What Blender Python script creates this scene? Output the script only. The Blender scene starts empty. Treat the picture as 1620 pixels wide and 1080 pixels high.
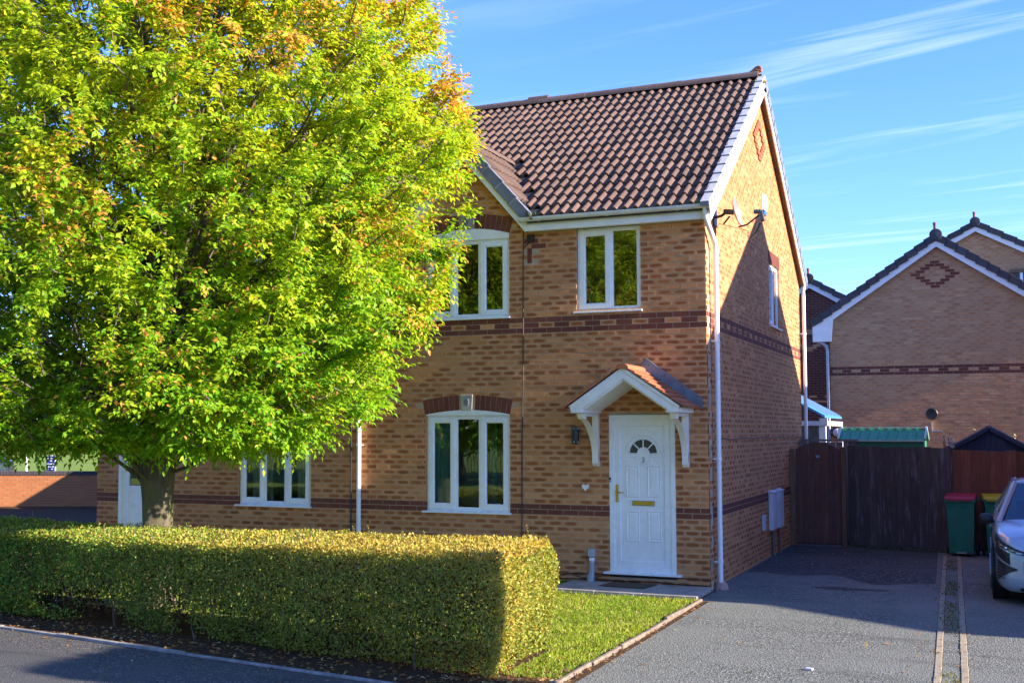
import bpy, math, random
import numpy as np
from mathutils import Vector, Matrix
random.seed(7); RNG = np.random.default_rng(11)
R = math.radians
scn = bpy.context.scene

# ------------------------------------------------------------------ camera
cam_d = bpy.data.cameras.new("camera"); cam = bpy.data.objects.new("camera", cam_d)
scn.collection.objects.link(cam); scn.camera = cam
cam.location = (3.4329, -16.1528, 2.1053)
cam.rotation_euler = (math.pi / 2 + 0.0661, 0.0, 0.4338)
cam_d.sensor_width = 36.0
cam_d.lens = 1917.58 / 1620 * 36
cam_d.shift_x = (810 - 681.38) / 1620
cam_d.shift_y = (552.99 - 540) / 1620
cam_d.clip_end = 3000

# ------------------------------------------------------------------ world, sun, exposure
SUN = Vector((1.0, -0.012, 0.405)).normalized()          # towards the sun
SUN_EL = math.asin(SUN.z); SUN_AZ = math.atan2(SUN.x, SUN.y)
world = bpy.data.worlds.new("World"); scn.world = world; world.use_nodes = True
wn = world.node_tree.nodes; wl = world.node_tree.links
wn.clear()
def W(t, **k):
    n = wn.new(t)
    for a, b in k.items(): setattr(n, a, b)
    return n
wout = W('ShaderNodeOutputWorld'); bg = W('ShaderNodeBackground'); bg.inputs['Strength'].default_value = 0.078
sky = W('ShaderNodeTexSky', sky_type='NISHITA', sun_disc=False, sun_elevation=SUN_EL, sun_rotation=SUN_AZ,
        altitude=60, air_density=1.0, dust_density=0.2, ozone_density=1.6)
# cirrus: noise on a plane far overhead, streaks drawn out by the wind
tc = W('ShaderNodeTexCoord'); sep = W('ShaderNodeSeparateXYZ'); wl.new(tc.outputs['Generated'], sep.inputs[0])
zz = W('ShaderNodeMath', operation='MAXIMUM'); zz.inputs[1].default_value = 0.03; wl.new(sep.outputs['Z'], zz.inputs[0])
dx = W('ShaderNodeMath', operation='DIVIDE'); wl.new(sep.outputs['X'], dx.inputs[0]); wl.new(zz.outputs[0], dx.inputs[1])
dy = W('ShaderNodeMath', operation='DIVIDE'); wl.new(sep.outputs['Y'], dy.inputs[0]); wl.new(zz.outputs[0], dy.inputs[1])
cmb = W('ShaderNodeCombineXYZ'); wl.new(dx.outputs[0], cmb.inputs[0]); wl.new(dy.outputs[0], cmb.inputs[1])
mp = W('ShaderNodeMapping', vector_type='TEXTURE'); wl.new(cmb.outputs[0], mp.inputs['Vector'])
mp.inputs['Rotation'].default_value = (0, 0, R(-14)); mp.inputs['Scale'].default_value = (3.2, 0.55, 1)
mp.inputs['Location'].default_value = (2.7, 1.35, 0)
n1 = W('ShaderNodeTexNoise'); n1.inputs['Scale'].default_value = 1.5; n1.inputs['Detail'].default_value = 9; n1.inputs['Roughness'].default_value = 0.58
n1.inputs['Distortion'].default_value = 0.9
wl.new(mp.outputs[0], n1.inputs['Vector'])
n2 = W('ShaderNodeTexNoise'); n2.inputs['Scale'].default_value = 0.55; n2.inputs['Detail'].default_value = 3
wl.new(cmb.outputs[0], n2.inputs['Vector'])
r1 = W('ShaderNodeMapRange'); r1.inputs[1].default_value = 0.52; r1.inputs[2].default_value = 0.78; wl.new(n1.outputs['Fac'], r1.inputs[0])
r2 = W('ShaderNodeMapRange'); r2.inputs[1].default_value = 0.40; r2.inputs[2].default_value = 0.62; wl.new(n2.outputs['Fac'], r2.inputs[0])
mu = W('ShaderNodeMath', operation='MULTIPLY'); wl.new(r1.outputs[0], mu.inputs[0]); wl.new(r2.outputs[0], mu.inputs[1])
hz = W('ShaderNodeMapRange'); hz.inputs[1].default_value = 0.06; hz.inputs[2].default_value = 0.16; wl.new(sep.outputs['Z'], hz.inputs[0])
mu2 = W('ShaderNodeMath', operation='MULTIPLY'); wl.new(mu.outputs[0], mu2.inputs[0]); wl.new(hz.outputs[0], mu2.inputs[1])
mu3 = W('ShaderNodeMath', operation='MULTIPLY'); wl.new(mu2.outputs[0], mu3.inputs[0]); mu3.inputs[1].default_value = 0.42
mix = W('ShaderNodeMixRGB'); wl.new(mu3.outputs[0], mix.inputs[0]); wl.new(sky.outputs[0], mix.inputs[1])
mix.inputs[2].default_value = (5.6, 5.8, 6.2, 1)
hs = W('ShaderNodeHueSaturation'); hs.inputs['Saturation'].default_value = 1.15; wl.new(sky.outputs[0], hs.inputs['Color'])
tint = W('ShaderNodeMixRGB', blend_type='MULTIPLY'); tint.inputs[0].default_value = 1; tint.inputs[2].default_value = (0.47, 0.625, 1.17, 1); wl.new(hs.outputs[0], tint.inputs[1]); wl.new(tint.outputs[0], mix.inputs[1])
wl.new(mix.outputs[0], bg.inputs['Color']); wl.new(bg.outputs[0], wout.inputs[0])

sun_d = bpy.data.lights.new("sun", 'SUN'); sun_d.energy = 3.05; sun_d.angle = R(0.53); sun_d.color = (1.0, 0.87, 0.73)
sun_o = bpy.data.objects.new("sun", sun_d); scn.collection.objects.link(sun_o)
sun_o.rotation_euler = (-SUN).to_track_quat('-Z', 'Y').to_euler(); sun_o.location = (40, 0, 30)

vs = scn.view_settings
scn.display_settings.display_device = 'sRGB'
vs.view_transform = 'Standard'; vs.look = 'None'; vs.gamma = 1.0; vs.use_curve_mapping = False
vs.exposure = 2.33
scn.render.engine = 'CYCLES'
cy = scn.cycles
cy.max_bounces = 8; cy.diffuse_bounces = 4; cy.glossy_bounces = 4; cy.transmission_bounces = 6; cy.transparent_max_bounces = 12
cy.use_denoising = True
cy.sample_clamp_indirect = 6

# ------------------------------------------------------------------ helpers
COL = scn.collection
class MB:
    """collects faces; v = vertices, per-face material, uv per corner, per-face random"""
    def __init__(s): s.v = []; s.f = []; s.m = []; s.uv = []; s.r = []; s.has_uv = False
    def add(s, verts, faces, m=0, uv=None, r=0.0):
        b = len(s.v); s.v += [tuple(p) for p in verts]
        for i, f in enumerate(faces):
            s.f.append(tuple(b + k for k in f)); s.m.append(m); s.r.append(r)
            if uv is not None: s.has_uv = True; s.uv.append(uv[i])
            else: s.uv.append([(0.02, 0.02)] * len(f))
        return s
    def box(s, x0, x1, y0, y1, z0, z1, m=0, r=0.0):
        v = [(x0,y0,z0),(x1,y0,z0),(x1,y1,z0),(x0,y1,z0),(x0,y0,z1),(x1,y0,z1),(x1,y1,z1),(x0,y1,z1)]
        return s.add(v, [(0,3,2,1),(4,5,6,7),(0,1,5,4),(1,2,6,5),(2,3,7,6),(3,0,4,7)], m, None, r)
    def bar(s, a, b, w, h, up=(0,0,1), m=0, r=0.0):
        a = Vector(a); b = Vector(b); d = (b - a).normalized(); u = Vector(up)
        sd = d.cross(u)
        if sd.length < 1e-4: sd = d.cross(Vector((1,0,0)))
        sd.normalize(); u = sd.cross(d).normalized()
        v = [p + sd * (i * w / 2) + u * (j * h / 2) for p in (a, b) for i, j in ((-1,-1),(1,-1),(1,1),(-1,1))]
        return s.add(v, [(0,1,2,3),(7,6,5,4),(0,4,5,1),(1,5,6,2),(2,6,7,3),(3,7,4,0)], m, None, r)
    def tube(s, path, rad, n=8, m=0, caps=True):
        P = [Vector(p) for p in path]; rr = rad if hasattr(rad, '__len__') else [rad] * len(P)
        b = len(s.v); ref = None
        for i, p in enumerate(P):
            d = (P[min(i+1, len(P)-1)] - P[max(i-1, 0)]).normalized()
            if ref is None:
                ref = d.orthogonal().normalized()
            ref = (ref - d * ref.dot(d)).normalized(); bi = d.cross(ref)
            for k in range(n):
                a = 2 * math.pi * k / n
                s.v.append(tuple(p + (ref * math.cos(a) + bi * math.sin(a)) * rr[i]))
        for i in range(len(P) - 1):
            for k in range(n):
                s._f((b+i*n+k, b+i*n+(k+1)%n, b+(i+1)*n+(k+1)%n, b+(i+1)*n+k), m)
        if caps:
            s._f(tuple(b + k for k in reversed(range(n))), m); e = b + (len(P)-1)*n
            s._f(tuple(e + k for k in range(n)), m)
        return s
    def _f(s, f, m): s.f.append(f); s.m.append(m); s.r.append(0.0); s.uv.append([(0.02,0.02)]*len(f))
    def lathe(s, prof, c=(0,0,0), n=20, m=0, axis='z'):
        b = len(s.v)
        for (r, z) in prof:
            for k in range(n):
                a = 2*math.pi*k/n; p = (r*math.cos(a), r*math.sin(a), z)
                if axis == 'y': p = (p[0], p[2], p[1])
                if axis == 'x': p = (p[2], p[0], p[1])
                s.v.append((c[0]+p[0], c[1]+p[1], c[2]+p[2]))
        for i in range(len(prof)-1):
            for k in range(n): s._f((b+i*n+k, b+i*n+(k+1)%n, b+(i+1)*n+(k+1)%n, b+(i+1)*n+k), m)
        if prof[0][0] > 1e-4: s._f(tuple(b+k for k in reversed(range(n))), m)
        if prof[-1][0] > 1e-4: s._f(tuple(b+(len(prof)-1)*n+k for k in range(n)), m)
        return s
    def prism(s, poly, off, m=0, r=0.0):
        """polygon of 3-D points pushed along off"""
        n = len(poly); o = Vector(off)
        v = [Vector(p) for p in poly] + [Vector(p) + o for p in poly]
        f = [tuple(range(n)), tuple(reversed(range(n, 2*n)))] + [(i, i+n, (i+1)%n+n, (i+1)%n) for i in range(n)]
        return s.add(v, f, m, None, r)
    def grid(s, rows, m=0, flip=False, closed=False):
        nr, nc = len(rows), len(rows[0]); b = len(s.v)
        for r_ in rows: s.v += [tuple(p) for p in r_]
        for i in range(nr-1):
            for k in range(nc if closed else nc-1):
                k2 = (k+1) % nc
                f = (b+i*nc+k, b+i*nc+k2, b+(i+1)*nc+k2, b+(i+1)*nc+k)
                s._f(f[::-1] if flip else f, m)
        return s
    def mesh(s, name, mats, smooth=False):
        me = bpy.data.meshes.new(name)
        me.from_pydata(s.v, [], s.f)
        for mt in (mats if isinstance(mats, (list, tuple)) else [mats]): me.materials.append(mt)
        if any(s.m): me.polygons.foreach_set('material_index', s.m)
        if s.has_uv:
            uvl = me.uv_layers.new(name='UVMap')
            flat = [c for f in s.uv for p in f for c in p]
            uvl.data.foreach_set('uv', flat)
        if any(s.r):
            at = me.attributes.new('rnd', 'FLOAT', 'FACE'); at.data.foreach_set('value', s.r)
        if smooth: me.polygons.foreach_set('use_smooth', [True]*len(me.polygons))
        me.validate(); me.update()
        return me
def recalc(me):
    import bmesh
    bm = bmesh.new(); bm.from_mesh(me); bmesh.ops.recalc_face_normals(bm, faces=bm.faces); bm.to_mesh(me); bm.free()
def obj(name, mb, mats, parent=None, smooth=False, bevel=0, loc=None, fix=True, auto=False, kind=None, label=None):
    me = mb.mesh(name, mats, smooth or auto) if isinstance(mb, MB) else mb
    if fix and isinstance(mb, MB) and len(me.polygons) < 60000: recalc(me)
    if auto: me.set_sharp_from_angle(angle=R(38))
    o = bpy.data.objects.new(name, me); COL.objects.link(o)
    if parent: o.parent = parent
    if loc: o.location = loc
    if bevel:
        b = o.modifiers.new('bevel', 'BEVEL'); b.width = bevel; b.segments = 2; b.limit_method = 'ANGLE'; b.angle_limit = R(40)
    if kind: o['kind'] = kind
    if label: o['label'] = label
    return o
def tag(o, label, cat, group=None, kind=None):
    o['label'] = label; o['category'] = cat
    if group: o['group'] = group
    if kind: o['kind'] = kind
    return o
def thing(name, label, cat, loc=(0,0,0), rotz=0, group=None):
    o = bpy.data.objects.new(name, None); COL.objects.link(o); o.empty_display_size = 0.2
    o.location = loc; o.rotation_euler = (0, 0, rotz)
    return tag(o, label, cat, group)
def struct(name, mb, mat, parent=None, **k):
    o = obj(name, mb, mat, parent, **k)
    o['kind'] = 'structure'
    return o
def inst(name, me, parent, loc, rot=(0,0,0), scale=None):
    o = bpy.data.objects.new(name, me); COL.objects.link(o); o.parent = parent; o.location = loc; o.rotation_euler = rot
    if scale: o.scale = scale
    return o
def text_mb(body, size, depth, mat, name, parent, loc, rot, label=None):
    cu = bpy.data.curves.new(name, 'FONT'); cu.body = body; cu.size = size; cu.extrude = depth; cu.align_x = 'CENTER'; cu.align_y = 'CENTER'
    cu.resolution_u = 4
    t = bpy.data.objects.new(name, cu); COL.objects.link(t)
    dg = bpy.context.evaluated_depsgraph_get(); me = bpy.data.meshes.new_from_object(t.evaluated_get(dg))
    bpy.data.objects.remove(t); me.materials.clear(); me.materials.append(mat)
    o = bpy.data.objects.new(name, me); COL.objects.link(o); o.parent = parent; o.location = loc; o.rotation_euler = rot
    return o

# ------------------------------------------------------------------ materials
def newmat(name):
    m = bpy.data.materials.new(name); m.use_nodes = True; nt = m.node_tree
    return m, nt.nodes, nt.links, nt.nodes['Principled BSDF']
def N(nodes, t, **k):
    n = nodes.new(t)
    for a, b in k.items():
        if a in n.inputs: n.inputs[a].default_value = b
        else: setattr(n, a, b)
    return n
def rgb(c): return (c[0], c[1], c[2], 1)
def mixc(n, l, fac, a, b, bt='MIX'):
    m = N(n, 'ShaderNodeMixRGB', blend_type=bt)
    for i, x in enumerate((fac, a, b)):
        if hasattr(x, 'links') or hasattr(x, 'is_linked'): l.new(x, m.inputs[i])
        elif isinstance(x, (int, float)): m.inputs[i].default_value = x
        else: m.inputs[i].default_value = rgb(x)
    return m.outputs[0]
def rng(n, l, x, a, b, c=0.0, d=1.0):
    m = N(n, 'ShaderNodeMapRange'); l.new(x, m.inputs[0])
    for i, q in enumerate((a, b, c, d)): m.inputs[i+1].default_value = q
    return m.outputs[0]
def mth(n, l, op, a, b=None, c=None):
    m = N(n, 'ShaderNodeMath', operation=op)
    for i, x in enumerate((a, b, c)):
        if x is None: continue
        if isinstance(x, (int, float)): m.inputs[i].default_value = x
        else: l.new(x, m.inputs[i])
    return m.outputs[0]
def noise(n, l, scale, detail=4, rough=0.5, vec=None, dist=0.0):
    t = N(n, 'ShaderNodeTexNoise'); t.inputs['Scale'].default_value = scale; t.inputs['Detail'].default_value = detail
    t.inputs['Roughness'].default_value = rough; t.inputs['Distortion'].default_value = dist
    if vec is None:
        g = N(n, 'ShaderNodeTexCoord'); vec = g.outputs['Object']
    l.new(vec, t.inputs['Vector']); return t.outputs['Fac']
def wpos(n, l):
    return N(n, 'ShaderNodeNewGeometry').outputs['Position']
def bump(n, l, h, p, strength=0.4, dist=0.01):
    b = N(n, 'ShaderNodeBump'); b.inputs['Strength'].default_value = strength; b.inputs['Distance'].default_value = dist
    l.new(h, b.inputs['Height']); l.new(b.outputs[0], p.inputs['Normal'])
def simple(name, c, rough=0.5, metal=0.0, var=0.08, vscale=6.0, bmp=0.0, bscale=60.0, spec=0.5, dirt=0.0, dirtc=(0.1,0.08,0.05)):
    m, n, l, p = newmat(name)
    pos = wpos(n, l)
    f = noise(n, l, vscale, 5, 0.6, pos)
    lo = tuple(max(0, x*(1-var*1.6)) for x in c); hi = tuple(min(1, x*(1+var)) for x in c)
    col = mixc(n, l, rng(n, l, f, 0.3, 0.7), lo, hi)
    if dirt:
        d = noise(n, l, 2.3, 8, 0.7, pos)
        col = mixc(n, l, rng(n, l, d, 0.52, 0.75, 0, dirt), col, dirtc)
    l.new(col, p.inputs['Base Color']); p.inputs['Metallic'].default_value = metal
    p.inputs['Specular IOR Level'].default_value = spec
    fr = noise(n, l, vscale*3, 4, 0.6, pos)
    l.new(rng(n, l, fr, 0.3, 0.7, max(0.02, rough-0.06), min(1, rough+0.06)), p.inputs['Roughness'])
    if bmp:
        b = noise(n, l, bscale, 5, 0.65, pos); bump(n, l, b, p, bmp, 0.006)
    return m
def rnd_val(n, l):
    a = N(n, 'ShaderNodeAttribute', attribute_name='rnd'); oi = N(n, 'ShaderNodeObjectInfo')
    return mth(n, l, 'FRACT', mth(n, l, 'ADD', a.outputs['Fac'], oi.outputs['Random']))
def brickmat(name, buff, buff2, rust, amount=1.0, bscale=1.0):
    """dragfaced brick: pale edges, a rusty kiss mark in the middle of many faces"""
    m, n, l, p = newmat(name)
    r = rnd_val(n, l); pos = wpos(n, l)
    r2 = mth(n, l, 'FRACT', mth(n, l, 'MULTIPLY', r, 17.31)); r3 = mth(n, l, 'FRACT', mth(n, l, 'MULTIPLY', r, 43.77))
    uv = N(n, 'ShaderNodeUVMap'); su = N(n, 'ShaderNodeSeparateXYZ'); l.new(uv.outputs[0], su.inputs[0])
    wob = noise(n, l, 22, 3, 0.6, pos)
    wv = mth(n, l, 'MULTIPLY', mth(n, l, 'SUBTRACT', wob, 0.5), 1.1)
    ux = mth(n, l, 'MULTIPLY', mth(n, l, 'SUBTRACT', su.outputs[0], 0.5), 2.25)
    uy = mth(n, l, 'MULTIPLY', mth(n, l, 'SUBTRACT', su.outputs[1], 0.5), 2.5)
    p4 = lambda q: mth(n, l, 'POWER', mth(n, l, 'ABSOLUTE', q), 3.6)
    d = mth(n, l, 'ADD', mth(n, l, 'ADD', p4(ux), p4(uy)), wv)
    spot = rng(n, l, d, 1.25, 0.15)
    k = rng(n, l, r2, 0.05, 0.65, 0.15, 1.0)
    spot = mth(n, l, 'MULTIPLY', mth(n, l, 'MULTIPLY', spot, k), amount)
    base = mixc(n, l, r3, buff, buff2)
    rs = mixc(n, l, r, rust, tuple(x*1.5 for x in rust))
    col = mixc(n, l, spot, base, rs)
    big = noise(n, l, 0.9, 4, 0.6, pos)
    col = mixc(n, l, rng(n, l, big, 0.35, 0.7, 0.0, 0.28), col, tuple(x*0.62 for x in buff))
    grain = noise(n, l, 130, 3, 0.7, pos)
    col = mixc(n, l, rng(n, l, grain, 0.3, 0.75, 0.0, 0.30), col, tuple(x*0.5 for x in buff))
    eff = noise(n, l, 3.1, 7, 0.75, pos)
    col = mixc(n, l, rng(n, l, eff, 0.66, 0.80, 0.0, 0.40), col, (0.5, 0.46, 0.40))
    l.new(col, p.inputs['Base Color']); p.inputs['Roughness'].default_value = 0.9; p.inputs['Specular IOR Level'].default_value = 0.25
    bump(n, l, noise(n, l, 90, 5, 0.7, pos), p, 0.5, 0.004)
    return m
M = {}
M['brick'] = brickmat('buff brick', (0.72, 0.355, 0.155), (0.565, 0.245, 0.092), (0.20, 0.055, 0.016))
M['brick_side'] = M['brick']
M['brick_red'] = brickmat('red brick', (0.22, 0.07, 0.045), (0.16, 0.052, 0.034), (0.13, 0.04, 0.026), 0.5)
M['terracotta_brick'] = brickmat('proud red brick', (0.36,0.125,0.06), (0.30,0.10,0.05), (0.25,0.08,0.04), 0.3)
M['terracotta_pale'] = simple('pinkish mortar', (0.45,0.27,0.22), 0.9)
M['brick_bg'] = brickmat('buff brick of the rear house', (0.68, 0.385, 0.19), (0.56, 0.295, 0.14), (0.34, 0.135, 0.06), 0.8)
M['brick_dark'] = brickmat('dark red brick', (0.17, 0.055, 0.04), (0.12, 0.038, 0.03), (0.09, 0.03, 0.025), 0.6)
M['brick_orange'] = brickmat('orange garden wall brick', (0.50, 0.20, 0.075), (0.42, 0.155, 0.06), (0.44, 0.15, 0.055), 0.4)
M['coping'] = brickmat('blue-grey coping brick', (0.10, 0.08, 0.085), (0.07, 0.06, 0.065), (0.09, 0.07, 0.07), 0.3)
M['mortar'] = simple('mortar', (0.46, 0.34, 0.235), 0.95, var=0.15, vscale=4, bmp=0.5, bscale=140)
M['mortar_dark'] = simple('grey mortar', (0.30, 0.25, 0.20), 0.95, var=0.15, vscale=4, bmp=0.5, bscale=140)
M['white'] = simple('white upvc', (0.84, 0.85, 0.84), 0.28, var=0.03, vscale=3, dirt=0.10, dirtc=(0.42,0.42,0.36))
M['white_wood'] = simple('white painted timber', (0.84, 0.82, 0.77), 0.45, var=0.05, vscale=4, bmp=0.08, bscale=40, dirt=0.18, dirtc=(0.40,0.38,0.30))
M['gutter'] = simple('white plastic gutter', (0.70, 0.72, 0.71), 0.35, var=0.06, vscale=3, dirt=0.30, dirtc=(0.36,0.36,0.30))
M['verge'] = simple('pale grey verge unit', (0.42, 0.43, 0.45), 0.55, var=0.1, vscale=7, bmp=0.1, dirt=0.25)
M['verge_dark'] = simple('slate grey verge unit', (0.15, 0.17, 0.20), 0.6, var=0.15, vscale=7, bmp=0.1)
M['lead'] = simple('lead flashing', (0.17, 0.20, 0.25), 0.5, 0.3, var=0.2, vscale=5, bmp=0.15, bscale=20)
M['valley'] = simple('dark valley liner', (0.02,0.02,0.023), 0.8)
M['black'] = simple('black plastic', (0.018, 0.018, 0.02), 0.45, var=0.1)
M['grey_plastic'] = simple('grey plastic pipe', (0.36, 0.40, 0.43), 0.5, var=0.12, vscale=8, dirt=0.3)
M['brass'] = simple('brass', (0.62, 0.42, 0.07), 0.32, 0.85, var=0.1, vscale=20)
M['gold'] = simple('gold anodised letterplate', (0.60, 0.38, 0.03), 0.42, 0.45, var=0.08, vscale=20)
M['steel'] = simple('brushed steel', (0.40, 0.38, 0.34), 0.35, 0.9, var=0.1, vscale=20)
M['terracotta'] = simple('terracotta', (0.36, 0.13, 0.065), 0.8, var=0.25, vscale=12, bmp=0.3, bscale=60, dirt=0.3, dirtc=(0.10,0.08,0.05))
M['meter'] = simple('white meter box plastic', (0.62, 0.64, 0.66), 0.45, var=0.06, vscale=5, dirt=0.25)
M['interior'] = simple('interior plaster', (0.62, 0.57, 0.50), 0.9, var=0.04)
M['dark_in'] = simple('dark furniture', (0.05, 0.04, 0.035), 0.8, var=0.2)
M['loft'] = simple('roof felt', (0.05, 0.045, 0.045), 0.9)

def tilemat(name, c, moss=0.2):
    m, n, l, p = newmat(name); pos = wpos(n, l); r = rnd_val(n, l)
    r2 = mth(n, l, 'FRACT', mth(n, l, 'MULTIPLY', r, 23.7))
    base = mixc(n, l, r, tuple(x*0.78 for x in c), tuple(x*1.18 for x in c))
    base = mixc(n, l, mth(n, l, 'MULTIPLY', r2, 0.35), base, (c[0]*1.25, c[1]*0.95, c[2]*0.8))
    f = noise(n, l, 14, 6, 0.7, pos)
    base = mixc(n, l, rng(n, l, f, 0.45, 0.75, 0, 0.5), base, tuple(x*0.55 for x in c))
    g = noise(n, l, 5.5, 8, 0.75, pos)
    base = mixc(n, l, rng(n, l, g, 0.62, 0.72, 0, moss), base, (0.16, 0.14, 0.07))
    li = noise(n, l, 38, 2, 0.5, pos)
    base = mixc(n, l, rng(n, l, li, 0.70, 0.75, 0, 0.7), base, (0.46, 0.42, 0.35))
    l.new(base, p.inputs['Base Color']); p.inputs['Roughness'].default_value = 0.85; p.inputs['Specular IOR Level'].default_value = 0.3
    bump(n, l, noise(n, l, 120, 5, 0.7, pos), p, 0.4, 0.004)
    return m
M['tile'] = tilemat('brown concrete tile', (0.126, 0.084, 0.064))
M['ridge'] = tilemat('mossy ridge tile', (0.12, 0.085, 0.07), 0.8)
M['porch_tile'] = tilemat('terracotta plain tile', (0.40, 0.15, 0.07), 0.4)
M['slate'] = tilemat('dark grey roof tile', (0.055, 0.058, 0.068), 0.1)

def glassmat(name, tint=(0.85, 0.9, 0.88), refl=1.9):
    m, n, l, p = newmat(name); n.remove(p); out = n['Material Output']
    tr = N(n, 'ShaderNodeBsdfTransparent'); tr.inputs[0].default_value = rgb(tint)
    gl = N(n, 'ShaderNodeBsdfGlossy'); gl.inputs['Roughness'].default_value = 0.012
    pos = wpos(n, l); nb = noise(n, l, 1.6, 2, 0.5, pos)
    b = N(n, 'ShaderNodeBump'); b.inputs['Strength'].default_value = 0.05; b.inputs['Distance'].default_value = 0.02; l.new(nb, b.inputs['Height'])
    l.new(b.outputs[0], gl.inputs['Normal'])
    fr = N(n, 'ShaderNodeFresnel'); fr.inputs[0].default_value = 1.5
    f = mth(n, l, 'MINIMUM', mth(n, l, 'MULTIPLY', fr.outputs[0], refl), 0.9)
    mx = N(n, 'ShaderNodeMixShader'); l.new(f, mx.inputs[0]); l.new(tr.outputs[0], mx.inputs[1]); l.new(gl.outputs[0], mx.inputs[2])
    l.new(mx.outputs[0], out.inputs[0]); return m
M['glass'] = glassmat('double glazing', refl=2.6)
M['carglass'] = glassmat('tinted car glass', (0.25, 0.3, 0.33), 2.2)

def leafmat(name, rough=0.5, trans=0.45, gloss=0.25):
    """colour from the 'col' attribute of each leaf"""
    m, n, l, p = newmat(name); out = n['Material Output']
    a = N(n, 'ShaderNodeAttribute', attribute_name='col')
    l.new(a.outputs['Color'], p.inputs['Base Color']); p.inputs['Roughness'].default_value = rough
    p.inputs['Specular IOR Level'].default_value = gloss
    t = N(n, 'ShaderNodeBsdfTranslucent')
    tc_ = mixc(n, l, 1.0, a.outputs['Color'], (1.45, 1.35, 0.75), 'MULTIPLY'); l.new(tc_, t.inputs[0])
    mx = N(n, 'ShaderNodeMixShader'); mx.inputs[0].default_value = trans
    l.new(p.outputs[0], mx.inputs[1]); l.new(t.outputs[0], mx.inputs[2]); l.new(mx.outputs[0], out.inputs[0]); return m
M['leaf'] = leafmat('hornbeam leaf')
M['hedge_leaf'] = leafmat('privet leaf', 0.45, 0.35, 0.35)
M['grass_blade'] = leafmat('grass blade', 0.6, 0.4, 0.2)
def barkmat(name, c, moss):
    m, n, l, p = newmat(name); pos = wpos(n, l)
    mpn = N(n, 'ShaderNodeMapping'); mpn.inputs['Scale'].default_value = (1, 1, 0.25); l.new(pos, mpn.inputs[0])
    f = noise(n, l, 18, 7, 0.65, mpn.outputs[0]); g = noise(n, l, 4.5, 6, 0.7, pos)
    col = mixc(n, l, rng(n, l, f, 0.35, 0.7), tuple(x*0.5 for x in c), tuple(x*1.25 for x in c))
    col = mixc(n, l, rng(n, l, g, 0.42, 0.62, 0, moss), col, (0.11, 0.115, 0.03))
    l.new(col, p.inputs['Base Color']); p.inputs['Roughness'].default_value = 0.9
    bump(n, l, f, p, 0.6, 0.02); return m
M['bark'] = barkmat('grey hornbeam bark', (0.115, 0.09, 0.066), 0.8)
M['twig'] = barkmat('twig bark', (0.15, 0.115, 0.085), 0.1)

def tarmac(name, c, patch, scale=1.0):
    m, n, l, p = newmat(name); pos = wpos(n, l)
    v = N(n, 'ShaderNodeTexVoronoi'); v.inputs['Scale'].default_value = 62*scale; l.new(pos, v.inputs['Vector'])
    vc = N(n, 'ShaderNodeSeparateXYZ'); l.new(v.outputs['Color'], vc.inputs[0])
    col = mixc(n, l, rng(n, l, vc.outputs[0], 0.0, 1.0), tuple(x*0.42 for x in c), tuple(x*1.75 for x in c))
    pale = rng(n, l, vc.outputs[1], 0.90, 0.93, 0, 0.8)
    col = mixc(n, l, pale, col, (0.40, 0.36, 0.32))
    big = noise(n, l, 0.55, 7, 0.62, pos, 0.6)
    col = mixc(n, l, rng(n, l, big, 0.40, 0.62, 0, 0.9), col, patch)
    st = N(n, 'ShaderNodeMapping'); st.inputs['Scale'].default_value = (0.35, 1.6, 1); l.new(pos, st.inputs[0])
    sn = noise(n, l, 0.9, 6, 0.65, st.outputs[0], 0.8)
    col = mixc(n, l, rng(n, l, sn, 0.55, 0.70, 0, 0.55), col, tuple(x*0.42 for x in c))
    l.new(col, p.inputs['Base Color']); 
    l.new(rng(n, l, big, 0.3, 0.7, 0.95, 0.7), p.inputs['Roughness']); p.inputs['Specular IOR Level'].default_value = 0.3
    bump(n, l, v.outputs['Distance'], p, 0.9, 0.008); return m
M['drive'] = tarmac('worn drive tarmac', (0.112, 0.122, 0.106), (0.172, 0.180, 0.155))
M['pave_tar'] = tarmac('footway tarmac', (0.060, 0.060, 0.060), (0.086, 0.085, 0.082), 1.2)
M['concrete'] = simple('concrete edging', (0.21, 0.165, 0.125), 0.9, var=0.25, vscale=9, bmp=0.5, bscale=70, dirt=0.45, dirtc=(0.20,0.13,0.08))
M['concrete_grey'] = simple('grey concrete edging', (0.27, 0.26, 0.25), 0.9, var=0.25, vscale=9, bmp=0.5, bscale=70, dirt=0.35)
M['strip'] = simple('pale divider sett', (0.31, 0.265, 0.185), 0.9, var=0.2, vscale=11, bmp=0.5, bscale=80, dirt=0.35, dirtc=(0.16,0.13,0.07))
M['slab'] = simple('concrete paving slab', (0.36, 0.325, 0.275), 0.85, var=0.2, vscale=3, bmp=0.35, bscale=60, dirt=0.4, dirtc=(0.19,0.17,0.12))
def groundmat(name, a, b, c2, s=2.0):
    m, n, l, p = newmat(name); pos = wpos(n, l)
    f = noise(n, l, s, 8, 0.7, pos); g = noise(n, l, s*14, 5, 0.7, pos)
    col = mixc(n, l, rng(n, l, f, 0.35, 0.65), a, b); col = mixc(n, l, rng(n, l, g, 0.5, 0.7, 0, 0.7), col, c2)
    l.new(col, p.inputs['Base Color']); p.inputs['Roughness'].default_value = 1.0; p.inputs['Specular IOR Level'].default_value = 0.1
    bump(n, l, g, p, 0.8, 0.03); return m
M['soil'] = groundmat('dark soil and leaf litter', (0.045, 0.03, 0.018), (0.085, 0.052, 0.03), (0.20, 0.105, 0.05), 4)
M['lawn'] = groundmat('lawn turf', (0.13, 0.19, 0.025), (0.20, 0.22, 0.05), (0.30, 0.22, 0.10), 2.5)
M['field'] = groundmat('mown grass field', (0.13, 0.21, 0.03), (0.19, 0.26, 0.04), (0.25, 0.27, 0.07), 0.35)
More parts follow.
